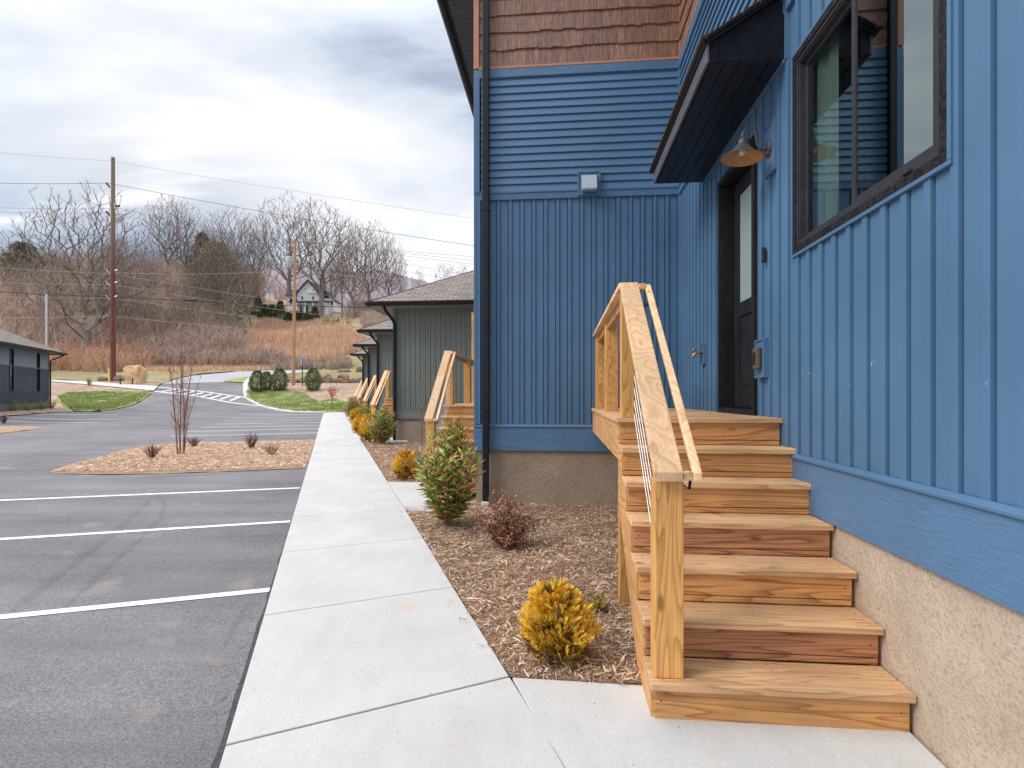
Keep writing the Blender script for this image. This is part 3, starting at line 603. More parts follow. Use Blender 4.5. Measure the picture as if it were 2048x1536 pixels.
mb = MB(); mb.box(1.25, 9, YN, BY+.1, -1.8, 6.2); mb.box(BX+.002, 9, BY+.11, 15.6, -.76, 6.2); mb.box(.02,1.25,YN,YN+.1,-1.8,6.2); mb.box(.02,1.25,YN+.1,1.9,-1.8,6.2); mb.box(.02,1.25,4.05,4.5,-1.8,6.2); mb.box(.02,1.25,5.6,BY,-1.8,6.2)
mb.box(.02,1.25,1.9,4.05,-1.8,.85); mb.box(.02,1.25,1.9,4.05,2.6,6.2); mb.box(.2,1.25,4.5,5.6,-1.8,6.2); mb.build('wall', m_blue, bl)
mb = MB()      # roof with eaves
mb.prism([(BX-.62,7.12,6.4),(9.6,7.12,6.4),(3.2,7.12,9.6)], (0, 9.3, 0)); mb.prism([(-.6,YN-.4,6.4),(9.6,YN-.4,6.4),(4.5,YN-.4,9)], (0, 10.4, 0)); mb.build('roof', m_shgl, bl)
mb = MB()
def sgroove(x0, x1, y0, y1, z):
    y = y0
    while y < y1: mb.box(x0, x1, y, min(y+.098, y1), z, z+.02); mb.box(x0, x1, y+.098, min(y+.105, y1+.01), z+.012, z+.03); y += .105
sgroove(BX-.60, BX, 7.14, 16.3, 6.2); mb.box(-.58, -.04, YN-.3, 7.1, 6.2, 6.24); mb.build('soffit', m_gsoff, bl)
mb = MB(); mb.box(BX-.63, BX-.60, 7.12, 16.35, 6.16, 6.40); mb.box(BX-.60, BX-.55, 7.14, 16.3, 6.185, 6.2); mb.box(-.62, -.58, YN-.4, 7.1, 6.17, 6.40); mb.build('fascia', m_black, bl, bevel=.004)
mb = MB(); mb.prism([(BX-.632,7.1,6.27),(BX-.70,7.1,6.27),(BX-.75,7.1,6.33),(BX-.75,7.1,6.39),(BX-.632,7.1,6.39)], (0,9.3,0)); mb.build('gutter', m_black, bl)
ds = MB(); ds.box(-2.735, -2.635, BY-.125, BY-.048, -.22, 6.2); ds.box(-2.730, -2.640, BY-.120, BY-.053, -1.47, -.2); d_ = ds.build('downspout', m_black, bl, bevel=.012)
s_ = MB(); 
for z in (-.28, 2.6): s_.box(-2.745, -2.625, BY-.13, BY-.04, z, z+.03)
s_.build('strap', m_black, d_, bevel=.003); s_ = MB(); s_.box(-2.738, -2.632, BY-.128, BY-.045, -1.75, -1.47); s_.build('drain_adapter', m_pvc, d_, bevel=.01)
# window
wn = MB(); t_ = .088
t_ = .047
for a, b, c, d in ((W0, W1, WZ0, WZ0+t_), (W0, W1, WZ1-t_, WZ1), (W0, W0+t_, WZ0+t_, WZ1-t_), (W1-t_, W1, WZ0+t_, WZ1-t_)): wn.box(-.026, .02, a, b, c, d)
win = wn.build('window', m_trimwd, bl, bevel=.003)
j = MB(); q = .022
for a, b, c, d in ((W0-q, W1+q, WZ0-q, WZ0), (W0-q, W1+q, WZ1, WZ1+q), (W0-q, W0, WZ0, WZ1), (W1, W1+q, WZ0, WZ1)): j.box(-.026, .0, a, b, c, d)
j.build('trim_channel', m_blue, win, bevel=.003)
a0_, a1_, c0_, c1_ = W0+t_, W1-t_, WZ0+t_, WZ1-t_
fr_ = MB()
def ring(m, x0, x1, a, b, c, d, w): m.box(x0, x1, a, b, c, c+w); m.box(x0, x1, a, b, d-w, d); m.box(x0, x1, a, a+w, c+w, d-w); m.box(x0, x1, b-w, b, c+w, d-w)
ring(fr_, -.018, .05, a0_, a1_, c0_, c1_, .024); ring(fr_, -.010, .05, a0_+.024, a1_-.024, c0_+.024, c1_-.024, .012); fr_.build('frame', m_char, win, bevel=.002)
ym = (W0+W1)/2
s1_ = MB(); ring(s1_, -.004, .022, a0_+.036, ym+.03, c0_+.036, c1_-.036, .034); ring(s1_, .000, .02, a0_+.070, ym-.004, c0_+.070, c1_-.070, .006); s1_.build('sash', m_char, win, bevel=.003)
s1_ = MB(); ring(s1_, .023, .05, ym-.022, a1_-.036, c0_+.036, c1_-.036, .030); s1_.build('sash', m_char, win, bevel=.003)
g1 = MB(); g1.quad((.006, a0_+.07, c1_-.07), (.006, ym, c1_-.07), (.006, ym, c0_+.07), (.006, a0_+.07, c0_+.07)); g1.build('pane', m_glass, win)
g1 = MB(); g1.quad((.033, ym, c1_-.06), (.033, a1_-.06, c1_-.06), (.033, a1_-.06, c0_+.06), (.033, ym, c0_+.06)); g1.build('pane', m_glass, win)
def curtain(y0, y1, x):
    m = MB(); n = int((y1-y0)/.012); P = [(x+.022*math.sin(i*.62)+.01*math.sin(i*.23), y0+(y1-y0)*i/n, .9) for i in range(n+1)]; m.strip(P, (0,0,1.6)); m.build('curtain', m_curt, win, smooth=True)
curtain(3.46, 4.03, .125); curtain(1.98, 2.3, .14)
rm = MB(); rm.quad((.075,1.9,.86),(1.2,1.9,.86),(1.2,4.05,.86),(.075,4.05,.86)); rm.quad((1.2,1.9,.86),(1.2,4.05,.86),(1.2,4.05,2.59),(1.2,1.9,2.59)); rm.quad((.075,4.04,.86),(1.2,4.04,.86),(1.2,4.04,2.59),(.075,4.04,2.59)); rm.build('room_lining', m_room, win)
wp = MB(); wp.box(-.034,-.0205, 2.50, 2.56, c0_+.006, c0_+.018); wp.build('weep_cover', m_char, win)
# door
dr = MB(); w = .058
dr.box(-.032, .03, D0, D0+w, DZ0, DZ1-w); dr.box(-.032, .03, D1-w, D1, DZ0, DZ1-w); dr.box(-.032, .03, D0, D1, DZ1-w, DZ1); dr.box(-.03, .16, D0+w, D1-w, DZ0, DZ0+.05)
door = dr.build('door', m_trimwd, bl, bevel=.003)
jb = MB(); jb.box(.03, .19, D0+w-.03, D0+w, DZ0, DZ1-w); jb.box(.03, .19, D1-w, D1-w+.03, DZ0, DZ1-w); jb.box(.03, .19, D0+w, D1-w, DZ1-w, DZ1-w+.03); jb.box(.085,.11,D1-w-.014,D1-w,DZ0+.05,DZ1-w); jb.build('jamb', m_black, door)
e0_, e1_, h0_, h1_ = D0+w+.004, D1-w-.016, DZ0+.055, DZ1-w-.01
lf = MB(); g0, g1_, gz0, gz1 = e0_+.14, e1_-.14, .92, h1_-.14
lf.box(.11, .15, e0_, g0, h0_, h1_); lf.box(.11, .15, g1_, e1_, h0_, h1_); lf.box(.11, .15, g0, g1_, gz1, h1_); lf.box(.11, .15, g0, g1_, h0_, h0_+.2); lf.box(.11, .15, g0, g1_, gz0-.14, gz0); lf.box(.125, .15, g0, g1_, h0_+.2, gz0-.14); lf.build('leaf', m_door, door, bevel=.004)
gd = MB(); gd.quad((.128, g0, gz0), (.128, g1_, gz0), (.128, g1_, gz1), (.128, g0, gz1)); gd.build('pane', m_frost, door)
hd = MB(); hd.lathe((.11, e0_+.07, .82), [(0,-.001),(.03,0),(.03,-.02),(.012,-.022),(.012,-.05),(.028,-.055),(.028,-.08),(0,-.085)], (1,0,0)); hd.tube([(.06, e0_+.07, .82), (.06, e0_+.19, .82)], .010); hd.build('handle', m_black, door)
# canopy
K0, K1, KP, KZ = 3.919, 6.20, -.572, 2.45
cn = MB(); cn.prism([(KP+.022, K0+.012, KZ+.005), (-.002, K0+.012, KZ+.005), (-.002, K0+.012, KZ+.47), (KP+.022, K0+.012, KZ+.145)], (0, K1-K0-.024, 0)); can = cn.build('canopy', m_cansh, bl)
m = MB(); m.box(KP, KP+.02, K0, K1, KZ-.005, KZ+.148); m.build('fascia', m_fascia, can, bevel=.003)
m = MB(); m.box(KP+.02, KP+.085, K0+.001, K0+.010, KZ-.004, KZ+.17); m.build('corner_trim', m_cansh, can)
m = MB(); nb = 5
for i in range(nb):
    a = KP+.03+(-.01-KP-.03)*i/nb; b = KP+.03+(-.01-KP-.03)*(i+1)/nb; m.box(a+.004, b-.004, K0+.015, K1-.015, KZ-.006, KZ+.004)
m.build('soffit', m_soff, can, bevel=.002)
m = MB(); a = math.atan2(.345, -KP)
m.prism([(KP-.03, K0-.03, KZ+.140), (.0, K0-.03, KZ+.498), (.0, K0-.03, KZ+.525), (KP-.035, K0-.03, KZ+.163)], (0, K1-K0+.06, 0))
u = m.build('roof', m_edge, can)
m = MB(); m.prism([(KP-.01, K0-.012, KZ+.118), (.0, K0-.012, KZ+.478), (.0, K0-.012, KZ+.497), (KP-.022, K0-.012, KZ+.139)], (0, K1-K0+.024, 0)); m.build('drip_edge', m_black, can)
m = MB()
for i in range(16):
    y = K0-.045+i*.15; m.box(KP-.045, KP-.02, y, y+.143, KZ+.150, KZ+.168)
for i in range(5):
    xx = KP+i*.125; zz = KZ+.165+i*.125*.62; m.prism([(xx, K0-.042, zz), (xx+.115, K0-.042, zz+.072), (xx+.115, K0-.042, zz+.082), (xx, K0-.042, zz+.014)], (0,.03,0))
m.build('shingle_edge', m_edge, can)
m = MB(); m.box(-.03, -.002, K0-.03, K0-.012, KZ-.02, 2.93); m.box(-.03, -.002, K0, K1, KZ-.03, KZ-.008); m.build('trim_channel', m_blue, can)
# second canopy, over the next unit's door on the hidden side wall
m = MB(); m.box(BX-.56, BX, 11.0, 13.3, 2.45, 2.60); m.prism([(BX-.58,10.98,2.60),(BX,10.98,2.60),(BX,10.98,2.94)], (0,2.34,0)); m.build('canopy', m_black, bl)
# wall fixtures
def block(mb, y0, y1, z0, z1, d=.03):
    mb.box(-d, 0, y0, y1, z0, z1); r = .016; 
    for a, b, c, e in ((y0, y1, z0, z0+r), (y0, y1, z1-r, z1), (y0, y0+r, z0+r, z1-r), (y1-r, y1, z0+r, z1-r)): mb.box(-d-.010, -d, a, b, c, e)
LY, LZ = 4.186, 1.915
lp = thing('wall_lamp', 'grey gooseneck barn lamp with orange lined shade beside the canopy', 'lamp', BF @ Vector((0, LY, LZ)), -TH)
m = MB(); m.box(-.03, 0, -.105, .105, -.20, .19); 
for a, b, c, e in ((-.105,.105,-.20,-.185),(-.105,.105,.175,.19),(-.105,-.09,-.185,.175),(.09,.105,-.185,.175)): m.box(-.038, -.03, a, b, c, e)
m.build('mounting_block', m_blue, lp, bevel=.003)
m = MB(); m.lathe((-.03,0,0), [(0,.025),(.05,.024),(.058,.018),(.062,.0)], (-1,0,0), 32); m.build('backplate', m_lampm, lp, smooth=False)
m = MB(); P = [(-.05,0,0),(-.08,0,-.004),(-.105,0,.005),(-.122,0,.035),(-.128,0,.085),(-.135,0,.135),(-.16,0,.162),(-.195,0,.162),(-.222,0,.14),(-.230,0,.11),(-.230,0,.06)]
m.tube(P, .0085, 10); m.tube([(-.052,0,0),(-.07,0,0)], .014, 12); m.tube([(-.128,0,.15),(-.128,0,.185)], [.006,.003], 6); m.build('arm', m_lampm, lp, smooth=True)
prf = [(.0,.062),(.016,.06),(.020,.05),(.030,.045),(.033,.03),(.036,.008),(.05,.0),(.062,-.018),(.082,-.042),(.108,-.062),(.135,-.08),(.156,-.092),(.158,-.097)]
m = MB(); m.lathe((-.230,0,.03), prf, (0.06,0,1), 40); m.build('shade', m_lampm, lp, smooth=True)
m = MB(); m.lathe((-.230,0,.03), [(.02,-.01),(.045,-.012),(.078,-.046),(.104,-.066),(.132,-.084),(.155,-.0975)], (0.06,0,1), 40); m.build('shade_lining', m_lampin, lp, smooth=True)
m = MB(); m.lathe((-.230,0,.03), [(0,-.075),(.018,-.07),(.028,-.05),(.02,-.025),(.012,-.01)], (0,0,1), 16); m.build('bulb', m_pvc, lp, smooth=True)
db = thing('doorbell', 'small black doorbell on blue siding right of the door', 'doorbell', BF @ Vector((-.014, 4.317, 1.126)), -TH)
m = MB(); m.box(-.022, 0, -.022, .022, -.06, .06); m.build('housing', m_black, db, bevel=.006); m = MB(); m.lathe((-.022,0,-.028), [(.013,0),(.013,.004),(0,.005)], (-1,0,0), 20); m.build('button', m_char, db)
oc = thing('outlet_cover', 'bronze weatherproof outlet cover on blue block right of the door', 'outlet', BF @ Vector((-.014, 4.345, .305)), -TH)
m = MB(); block(m, -.10, .10, -.155, .155); m.build('mounting_block', m_blue, oc, bevel=.003); m = MB(); m.box(-.075, -.03, -.05, .05, -.09, .09); m.build('cover', m_bronze, oc, bevel=.016)
m = MB(); m.box(-.079,-.0745,-.022,.022,-.05,.05); m.build('cover_window', m_black, oc, bevel=.004)
ht = thing('hose_tap', 'brass hose tap low on the blue wall left of the door', 'tap', BF @ Vector((-.014, 6.14, .495)), -TH)
m = MB(); block(m, -.07, .07, -.13, .10, .02); m.build('mounting_block', m_blue, ht, bevel=.003)
m = MB(); m.tube([(-.02,0,0),(-.09,0,0),(-.12,0,-.02),(-.125,0,-.06)], [.016,.014,.016,.019], 10); m.lathe((-.09,0,0), [(.0,.06),(.02,.06),(.02,.045),(.01,.03),(.012,.0)], (-.6,0,.8), 12); m.build('spout', m_brass, ht, smooth=True); m = MB(); m.lathe((-.115,0,.045), [(.03,-.004),(.032,.004),(.0,.008)], (-.6,0,.8), 14); m.build('handwheel', m_brass, ht)
vh = thing('vent_hood', 'square white vent hood on the blue lap siding', 'vent', BF @ Vector((-1.244, BY-.016, 2.955)), -TH)
m = MB(); m.box(-.16, .16, -.035, 0, -.165, .165); 
for a, b, c, e in ((-.16,.16,-.165,-.145),(-.16,.16,.145,.165),(-.16,-.14,-.145,.145),(.14,.16,-.145,.145)): m.box(a, b, -.046, -.035, c, e)
m.build('mounting_block', m_blue, vh, bevel=.004); m = MB(); m.prism([(-.105,-.04,.105),(-.105,-.075,.10),(-.105,-.155,-.10),(-.105,-.155,-.125),(-.105,-.04,-.125)], (.21,0,0)); m.build('hood', m_white, vh, bevel=.008)
m = MB(); m.box(-.098, .098, -.150, -.05, -.128, -.1255); m.build('damper', m_galv, vh)

# ------------------------------------------------------------------ wooden steps
def make_steps():
    rt = thing('wooden_steps', 'near flight of new pine steps and landing against the blue door wall', 'steps', BF @ Vector((-1.2, 2.498, -1.6)), -TH, 'wooden entrance steps along the pavement')
    T, RI, Z1, WD, DT, DY1 = .251, .203, .221, 1.2, 1.439, 4.925
    for i in range(6):
        y = T*i; z = Z1+RI*i
        m = MB(); m.box(0, WD, y, y+.138, z-.038, z); m.box(0, WD-.001, y+.145, y+.280, z-.038, z-.001); m.build('tread', m_tread, rt, bevel=.005)
    for i in range(7):
        y = T*i+.03; z1 = (Z1+RI*i)-.039 if i < 6 else DT-.039; z0 = (Z1+RI*(i-1)) if i else -.02
        m = MB(); h = .047 if i == 0 else .034
        m.box(.018, WD-.012, y, y+.03, z0+h+.005, z1); m.box(.020, WD-.012, y+.003, y+.03, z0+.002, z0+h); m.build('riser', m_wxd if i in (1, 3) else m_wx, rt, bevel=.003)
    # stringers
    for xx, nm in ((.004, 0), (.58, 1), (WD-.045, 2)):
        P = []
        for i in range(6):
            P += [(xx, T*i+.045, (Z1+RI*(i-1)-.039) if i else -.02), (xx, T*i+.045, Z1+RI*i-.039)]
        P += [(xx, T*6+.03, Z1+RI*5-.039), (xx, T*6+.03, Z1+RI*4-.22), (xx, .42, -.02)]
        k = MB(); k.prism(P, (.036 if nm else .013, 0, 0)); k.build('stringer', m_wy, rt)
    y = T*6; n = 0; m = MB()
    while y < DY1: m.box(-.012, WD, y, min(y+.137, DY1), DT-.038, DT); y += .142
    m.build('decking', m_tread, rt, bevel=.004)
    m = MB(); m.box(.005, .043, T*6+.035, DY1, DT-.325, DT-.0395); m.build('fascia_board', m_wy, rt, bevel=.003)
    m = MB()
    for k in range(3): m.box(.06, WD-.02, T*6+.9+k*1.1, T*6+.94+k*1.1, DT-.27, DT-.04)
    m.build('joist', m_wx, rt)
    for yy in (T*6-.05,): m = MB(); m.box(.006, .145, yy, yy+.14, -.08, Z1+RI*5-.042); m.build('support_post', m_wz, rt, bevel=.004)
    m = MB(); m.box(.025, .163, .048, .188, Z1+.0005, 1.189); m.build('newel_post', m_wz, rt, bevel=.006)
    for yy, xo in ((1.55, .03), (3.36, .055), (4.77, .04)): m = MB(); m.box(xo, xo+.138, yy, yy+.14, DT+.0005, 2.427); m.build('railing_post', m_wz, rt, bevel=.005)
    sl = (2.470-1.2365)/1.53
    m = MB(); m.prism([(.012,-.005,1.2365),(.012,-.005,1.190),(.012,1.53,2.4265),(.012,1.53,2.470)], (.138,0,0)); m.build('top_rail', m_rail, rt, bevel=.005)
    m = MB(); m.box(.008, .148, 1.531, DY1+.005, 2.428, 2.468); m.build('top_rail', m_rail, rt, bevel=.005)
    m = MB(); m.box(.07, .108, 1.691, 3.36, 2.337, 2.4275); m.box(.07, .108, 3.5, 4.77, 2.337, 2.4275); m.build('under_rail', m_wy, rt, bevel=.003)
    m = MB(); m.prism([(.197,.0,1.235),(.197,.0,1.195),(.197,1.50,2.405),(.197,1.50,2.447)], (.043,0,0)); gr = m.build('grab_rail', m_rail, rt, bevel=.006)
    m = MB(); m.box(.1515, .1965, .001, .043, 1.197, 1.240); m.box(.1515, .1965, 1.46, 1.50, 2.402, 2.447); m.build('rail_return', m_rail, gr, bevel=.004)
    m = MB(); m.tube([(.16,.10,1.17),(.20,.10,1.14),(.22,.12,1.27)], .008, 6); m.tube([(.17,1.42,2.27),(.20,1.40,2.27),(.22,1.38,2.32)], .008, 6); m.build('bracket', m_black, gr)
    for k in range(6):
        z = 2.0-.0985*k; m = MB(); m.tube([(.118, 1.55, z), (.108, .188, z-sl*1.36)], .0031, 5); m.tube([(.118,1.548,z+.003),(.117,1.50,z-.04)], .0075, 6); m.build('cable', m_cable, rt)
    for k in range(8):
        z = DT+.1+.1*k; m = MB(); m.tube([(.10, 1.69, z), (.10, 4.77, z)], .003, 4); m.build('cable', m_cable, rt)
    return rt
st0 = make_steps(); st0.location.z = -1.6
nm = ['second flight of pine steps, behind the tall laurel at the blue corner', 'third flight of pine steps, beside the nearest green unit', 'fourth flight of pine steps, beside the second green unit', 'fifth flight of pine steps, beside the third green unit', 'farthest flight of pine steps, at the end of the pavement']
for i, (sx, sy) in enumerate(STEPS):
    zz = -1.6+.0105*(sy-2.6)-(.07 if i else .06)+(.0, .0, .02, .06, .09)[i]
    c = dup(st0, nm[i], (sx, sy, zz), -TH)
    if i == 0:
        m = MB(); m.box(.02, .16, 4.6, 4.74, 1.44, 3.68); m.build('tall_post', m_wz, c)

def hardware(rt):
    T, RI, Z1, WD, DT = .251, .203, .221, 1.2, 1.439
    m = MB()
    for k in range(8):
        z = DT+.1+.1*k
        for yy, xo in ((3.36,.055),(4.77,.04)): m.lathe((.10, yy, z), [(0,.006),(.006,.004),(.007,0)], (0,-1,0), 8)
    m.build('cable_fitting', m_bronze, rt)
    m = MB()
    for i in range(7):
        z = Z1+RI*i-.039-.06
        for xx in (.05, WD-.05): m.lathe((xx, T*i+.03, z), [(.0045,.0),(.0045,.0015),(0,.002)], (0,-1,0), 6)
    for i in range(6):
        for xx in (.06, .62, WD-.05):
            for yy in (.04,.10,.18,.24): m.lathe((xx, T*i+yy, Z1+RI*i-.0005), [(.004,.0),(.004,.001),(0,.0012)], (0,0,1), 6)
    m.build('screw', m_bronze, rt)
hardware(st0)
# ------------------------------------------------------------------ green units
def make_green():
    g = thing('green_building', 'nearest grey green unit with shingled hip roof and black gutter', 'building', bw(-7.04, 16.93, 0), -TH, 'grey green units along the pavement')
    ez = 2.83
    m = MB(); batten(m, 'y', 0, .10, 9, -.40, ez-.06, bw_=.05, bh=.018); m.build('siding', m_green, g)
    m = MB(); m.box(.01, 9, .02, 8.5, -.75, ez); m.build('wall', m_green, g)
    m = MB(); m.box(-.006, .10, -.035, .10, -.72, ez); m.box(.10, 9, -.03, 0, ez-.06, ez); m.build('corner_board', m_greentrim, g)
    m = MB(); m.box(.101, 9, -.03, .02, -.72, -.40); m.box(.101, 9, -.045, -.03, -.42, -.40); m.build('skirt_board', m_greentrim, g)
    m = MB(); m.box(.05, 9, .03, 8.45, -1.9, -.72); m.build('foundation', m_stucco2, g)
    o = .62; h = 4.05*.56
    x0, x1, y0, y1 = -o, 9+o, -o, 8.5+o; hz = ez+.14; my = (y0+y1)/2; dd = (y1-y0)/2; rz = hz+dd*.55
    me = bpy.data.meshes.new('roof'); bm = bmesh.new(); V = [bm.verts.new(p) for p in ((x0,y0,hz),(x1,y0,hz),(x1,y1,hz),(x0,y1,hz),(x0+dd,my,rz),(x1-dd,my,rz))]
    uv = bm.loops.layers.uv.new('UVMap')
    for q, ax in (((0,1,5,4),0), ((1,2,5),1), ((2,3,4,5),0), ((3,0,4),1)):
        f = bm.faces.new([V[i] for i in q])
        for lo in f.loops:
            c = lo.vert.co; a = c.x if ax == 0 else c.y; b = (min(c.y-y0, y1-c.y) if ax == 0 else min(c.x-x0, x1-c.x))*1.14; lo[uv].uv = (a, b)
    bm.to_mesh(me); bm.free(); me.materials.append(m_shgl); ro = bpy.data.objects.new('roof', me); C.objects.link(ro); ro.parent = g
    m = MB(); 
    for a, b in (((x0,y0,hz),(x0+dd,my,rz)), ((x0,y0,hz+.0),(x1,y0,hz))): m.tube([a, b], .02, 4)
    m.build('ridge_cap', m_shgl, ro)
    m = MB(); m.box(x0+.02, x1-.02, y0+.02, -.031, ez-.005, ez+.01); m.box(x0+.02, -.007, -.03, y1-.02, ez-.005, ez+.01); m.build('soffit', m_greensoff, g)
    m = MB(); P = [(x0,y0,hz-.005),(x0,y0-.12,hz-.005),(x0,y0-.12,hz-.05),(x0,y0-.07,hz-.13),(x0,y0,hz-.13)]; m.prism(P, (x1-x0,0,0)); P = [(x0,y0,hz-.005),(x0-.12,y0,hz-.005),(x0-.12,y0,hz-.05),(x0-.07,y0,hz-.13),(x0,y0,hz-.13)]; m.prism(P, (0,y1-y0,0)); m.build('gutter', m_black, g)
    m = MB(); m.tube([(-.12,-.60,hz-.12),(-.1,-.5,hz-.26),(.02,-.16,hz-.50),(.06,-.09,hz-.62),(.06,-.09,-1.42)], .052, 8); ds = m.build('downspout', m_black, g)
    m = MB(); m.box(.0,.12,-.15,-.03,-1.62,-1.42); m.build('drain_adapter', m_pvc, ds); return g
gr = make_green()
lab = ['', 'second grey green unit, its gable end just behind the nearest', 'third grey green unit in the row', 'farthest grey green unit, at the pavement end']
for i in (1, 2, 3):
    p = bw(-7.04-3.08*i, 16.93+7.25*i, .0); dup(gr, lab[i], (p.x, p.y, .06*i-.03*(i > 2)), -TH)
# ------------------------------------------------------------------ dark blue building at the left
px0 = Vector((-30.2, 31.9, 0)); px1 = Vector((-32.6, 38.0, 0)); ang = math.atan2(px1.y-px0.y, px1.x-px0.x)
lb = thing('slate_building', 'dark slate blue unit with brown hip roof at the left edge', 'building', (px1.x, px1.y, 0), ang)
# local: +x runs away from camera along the wall; wall spans x -12..0 ; outside (facing the lot) is -y
WN = [(-5.55, -5.05), (-1.90, -1.45)]
m = MB()
def segs(z0, z1, fn):
    xs = [-14]+[v for w_ in WN for v in w_]+[-.1]
    for a, b in zip(xs[::2], xs[1::2]): fn(a, b, z0, z1)
segs(-.45, 1.85, lambda a, b, z0, z1: batten(m, 'y', 0, a, b, z0, z1, bw_=.05, bh=.02))
for a, b in WN: batten(m, 'y', 0, a, b, -.45, .35, bw_=.05, bh=.02)
m.build('siding', m_slate, lb)
m = MB(); segs(1.93, 3.05, lambda a, b, z0, z1: lap(m, 'y', 0, a, b, z0, z1, p=.13, d=.025))
for a, b in WN: lap(m, 'y', 0, a, b, 2.92, 3.05, p=.13)
m.build('lap_siding', m_slatel, lb)
m = MB(); m.box(-14, 0, -.03, 0, 1.85, 1.93); m.box(-14, 0, -.03, .02, -.8, -.45); m.box(-.1, .0, -.03, .1, -.45, 3.05); m.build('trim', m_slate, lb)
m = MB(); m.box(-14, -.005, .09, 9, -.8, 3.05); m.box(-14, -.005, .0, .09, -.8, .35); m.build('wall', m_slate, lb)
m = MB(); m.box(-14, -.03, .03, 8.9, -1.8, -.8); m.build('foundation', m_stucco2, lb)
for xx in (-4.9, -1.2): m = MB(); m.box(xx-.25, xx+.25, .02, .04, -1.12, -.92); m.build('foundation_vent', m_black, lb)
for a, b in WN:
    m = MB(); ring(m, -.035, .02, 0, 0, 0, 0, 0); m = MB()
    for x0, x1, z0, z1 in ((a, b, .35, .43), (a, b, 2.84, 2.92), (a, a+.07, .43, 2.84), (b-.07, b, .43, 2.84)): m.box(x0, x1, -.035, .02, z0, z1)
    w_ = m.build('window', m_trimwd, lb); m = MB(); m.quad((a+.06,.02,.4),(b-.06,.02,.4),(b-.06,.02,2.86),(a+.06,.02,2.86)); m.build('pane', m_glass, w_); m = MB(); m.quad((a+.06,.085,.4),(b-.06,.085,.4),(b-.06,.085,2.86),(a+.06,.085,2.86)); m.build('blind', m_olive, w_)
x0, x1, y0, y1 = -14.6, .75, -.75, 9.7; hz = 3.12; my = (y0+y1)/2; dd = (y1-y0)/2; rz = hz+dd*.5
me = bpy.data.meshes.new('roof'); bm = bmesh.new(); V = [bm.verts.new(p) for p in ((x0,y0,hz),(x1,y0,hz),(x1,y1,hz),(x0,y1,hz),(x0+dd,my,rz),(x1-dd,my,rz))]; uv = bm.loops.layers.uv.new('UVMap')
for q, ax in (((0,1,5,4),0), ((1,2,5),1), ((2,3,4,5),0), ((3,0,4),1)):
    f = bm.faces.new([V[i] for i in q])
    for lo in f.loops:
        c = lo.vert.co; a = c.x if ax == 0 else c.y; b = (min(c.y-y0, y1-c.y) if ax == 0 else min(c.x-x0, x1-c.x))*1.14; lo[uv].uv = (a, b)
bm.to_mesh(me); bm.free(); me.materials.append(m_shgl); ro = bpy.data.objects.new('roof', me); C.objects.link(ro); ro.parent = lb
m = MB(); m.box(x0+.02, x1-.02, y0+.02, y1-.02, 3.05, 3.08); m.build('soffit', m_slate, lb)
m = MB(); m.box(x0, x1, y0-.1, y0, hz-.14, hz-.005); m.box(x1, x1+.1, y0, y1, hz-.14, hz-.005); m.build('gutter', m_black, lb)
m = MB(); m.tube([(.55,-.75,hz-.12),(.2,-.2,hz-.5),(.06,-.07,hz-.6),(.06,-.07,-1.0)], .05, 6); m.build('downspout', m_black, lb)

# ------------------------------------------------------------------ white farmhouse on the hill
HY = 138.; hp = pt(615, 623, HY); wh = thing('farmhouse', 'white clapboard farmhouse with dark gabled roof and porch on the hill', 'house', hp)
s = HY/F
def hx(px): return (px-615)*s
def hz_(py): return (623-py)*s
m = MB(); m.box(hx(594), hx(637), 0, 9, hz_(630), hz_(588)); m.prism([(hx(592.5),0,hz_(588)),(hx(638.5),0,hz_(588)),(hx(616.3),0,hz_(561.5))], (0,9,0)); m.box(hx(566), hx(594), 2.5, 8, hz_(630), hz_(588)); m.box(hx(637), hx(660), 3, 9, hz_(630), hz_(592)); m.prism([(hx(616),-.25,hz_(586.5)),(hx(638),-.25,hz_(586.5)),(hx(627),-.25,hz_(575))], (0,.25,0)); m.build('wall', m_hwhite, wh)
m = MB()
for a, b in (((590,589.5),(616.3,559)), ((616.3,559),(641,589.5))):
    m.prism([(hx(a[0]),-.5,hz_(a[1])),(hx(b[0]),-.5,hz_(b[1])),(hx(b[0]),-.5,hz_(b[1])-.35),(hx(a[0]),-.5,hz_(a[1])-.35)], (0,10,0))
m.prism([(hx(563),1.7,hz_(588.5)),(hx(563),8.8,hz_(588.5)),(hx(563),5.2,hz_(571))], (hx(606)-hx(563),0,0))
m.prism([(hx(636),2.2,hz_(571)),(hx(663),2.2,hz_(596)),(hx(663),2.2,hz_(598)),(hx(636),2.2,hz_(574))], (0,7,0))
m.prism([(hx(585),-3.0,hz_(606)),(hx(585),0,hz_(602)),(hx(585),0,hz_(605)),(hx(585),-3.0,hz_(608.5))], (hx(664)-hx(585),0,0)); m.build('roof', m_hroof, wh)
m = MB(); m.box(hx(631), hx(638), 4, 5, hz_(580), hz_(555)); m.build('chimney', m_brick, wh); m = MB(); m.box(hx(592), hx(596), 5, 6, hz_(578), hz_(558)); m.build('chimney', m_brick, wh)
m = MB(); m.box(hx(585), hx(664), -3, 0, hz_(630)-2, hz_(628)); m.build('porch_floor', m_hwhite, wh)
for q in (587, 602, 618, 634, 648, 661): m = MB(); m.box(hx(q)-.13, hx(q)+.13, -2.8, -2.55, hz_(629), hz_(607)); m.build('porch_column', m_hwhite, wh)
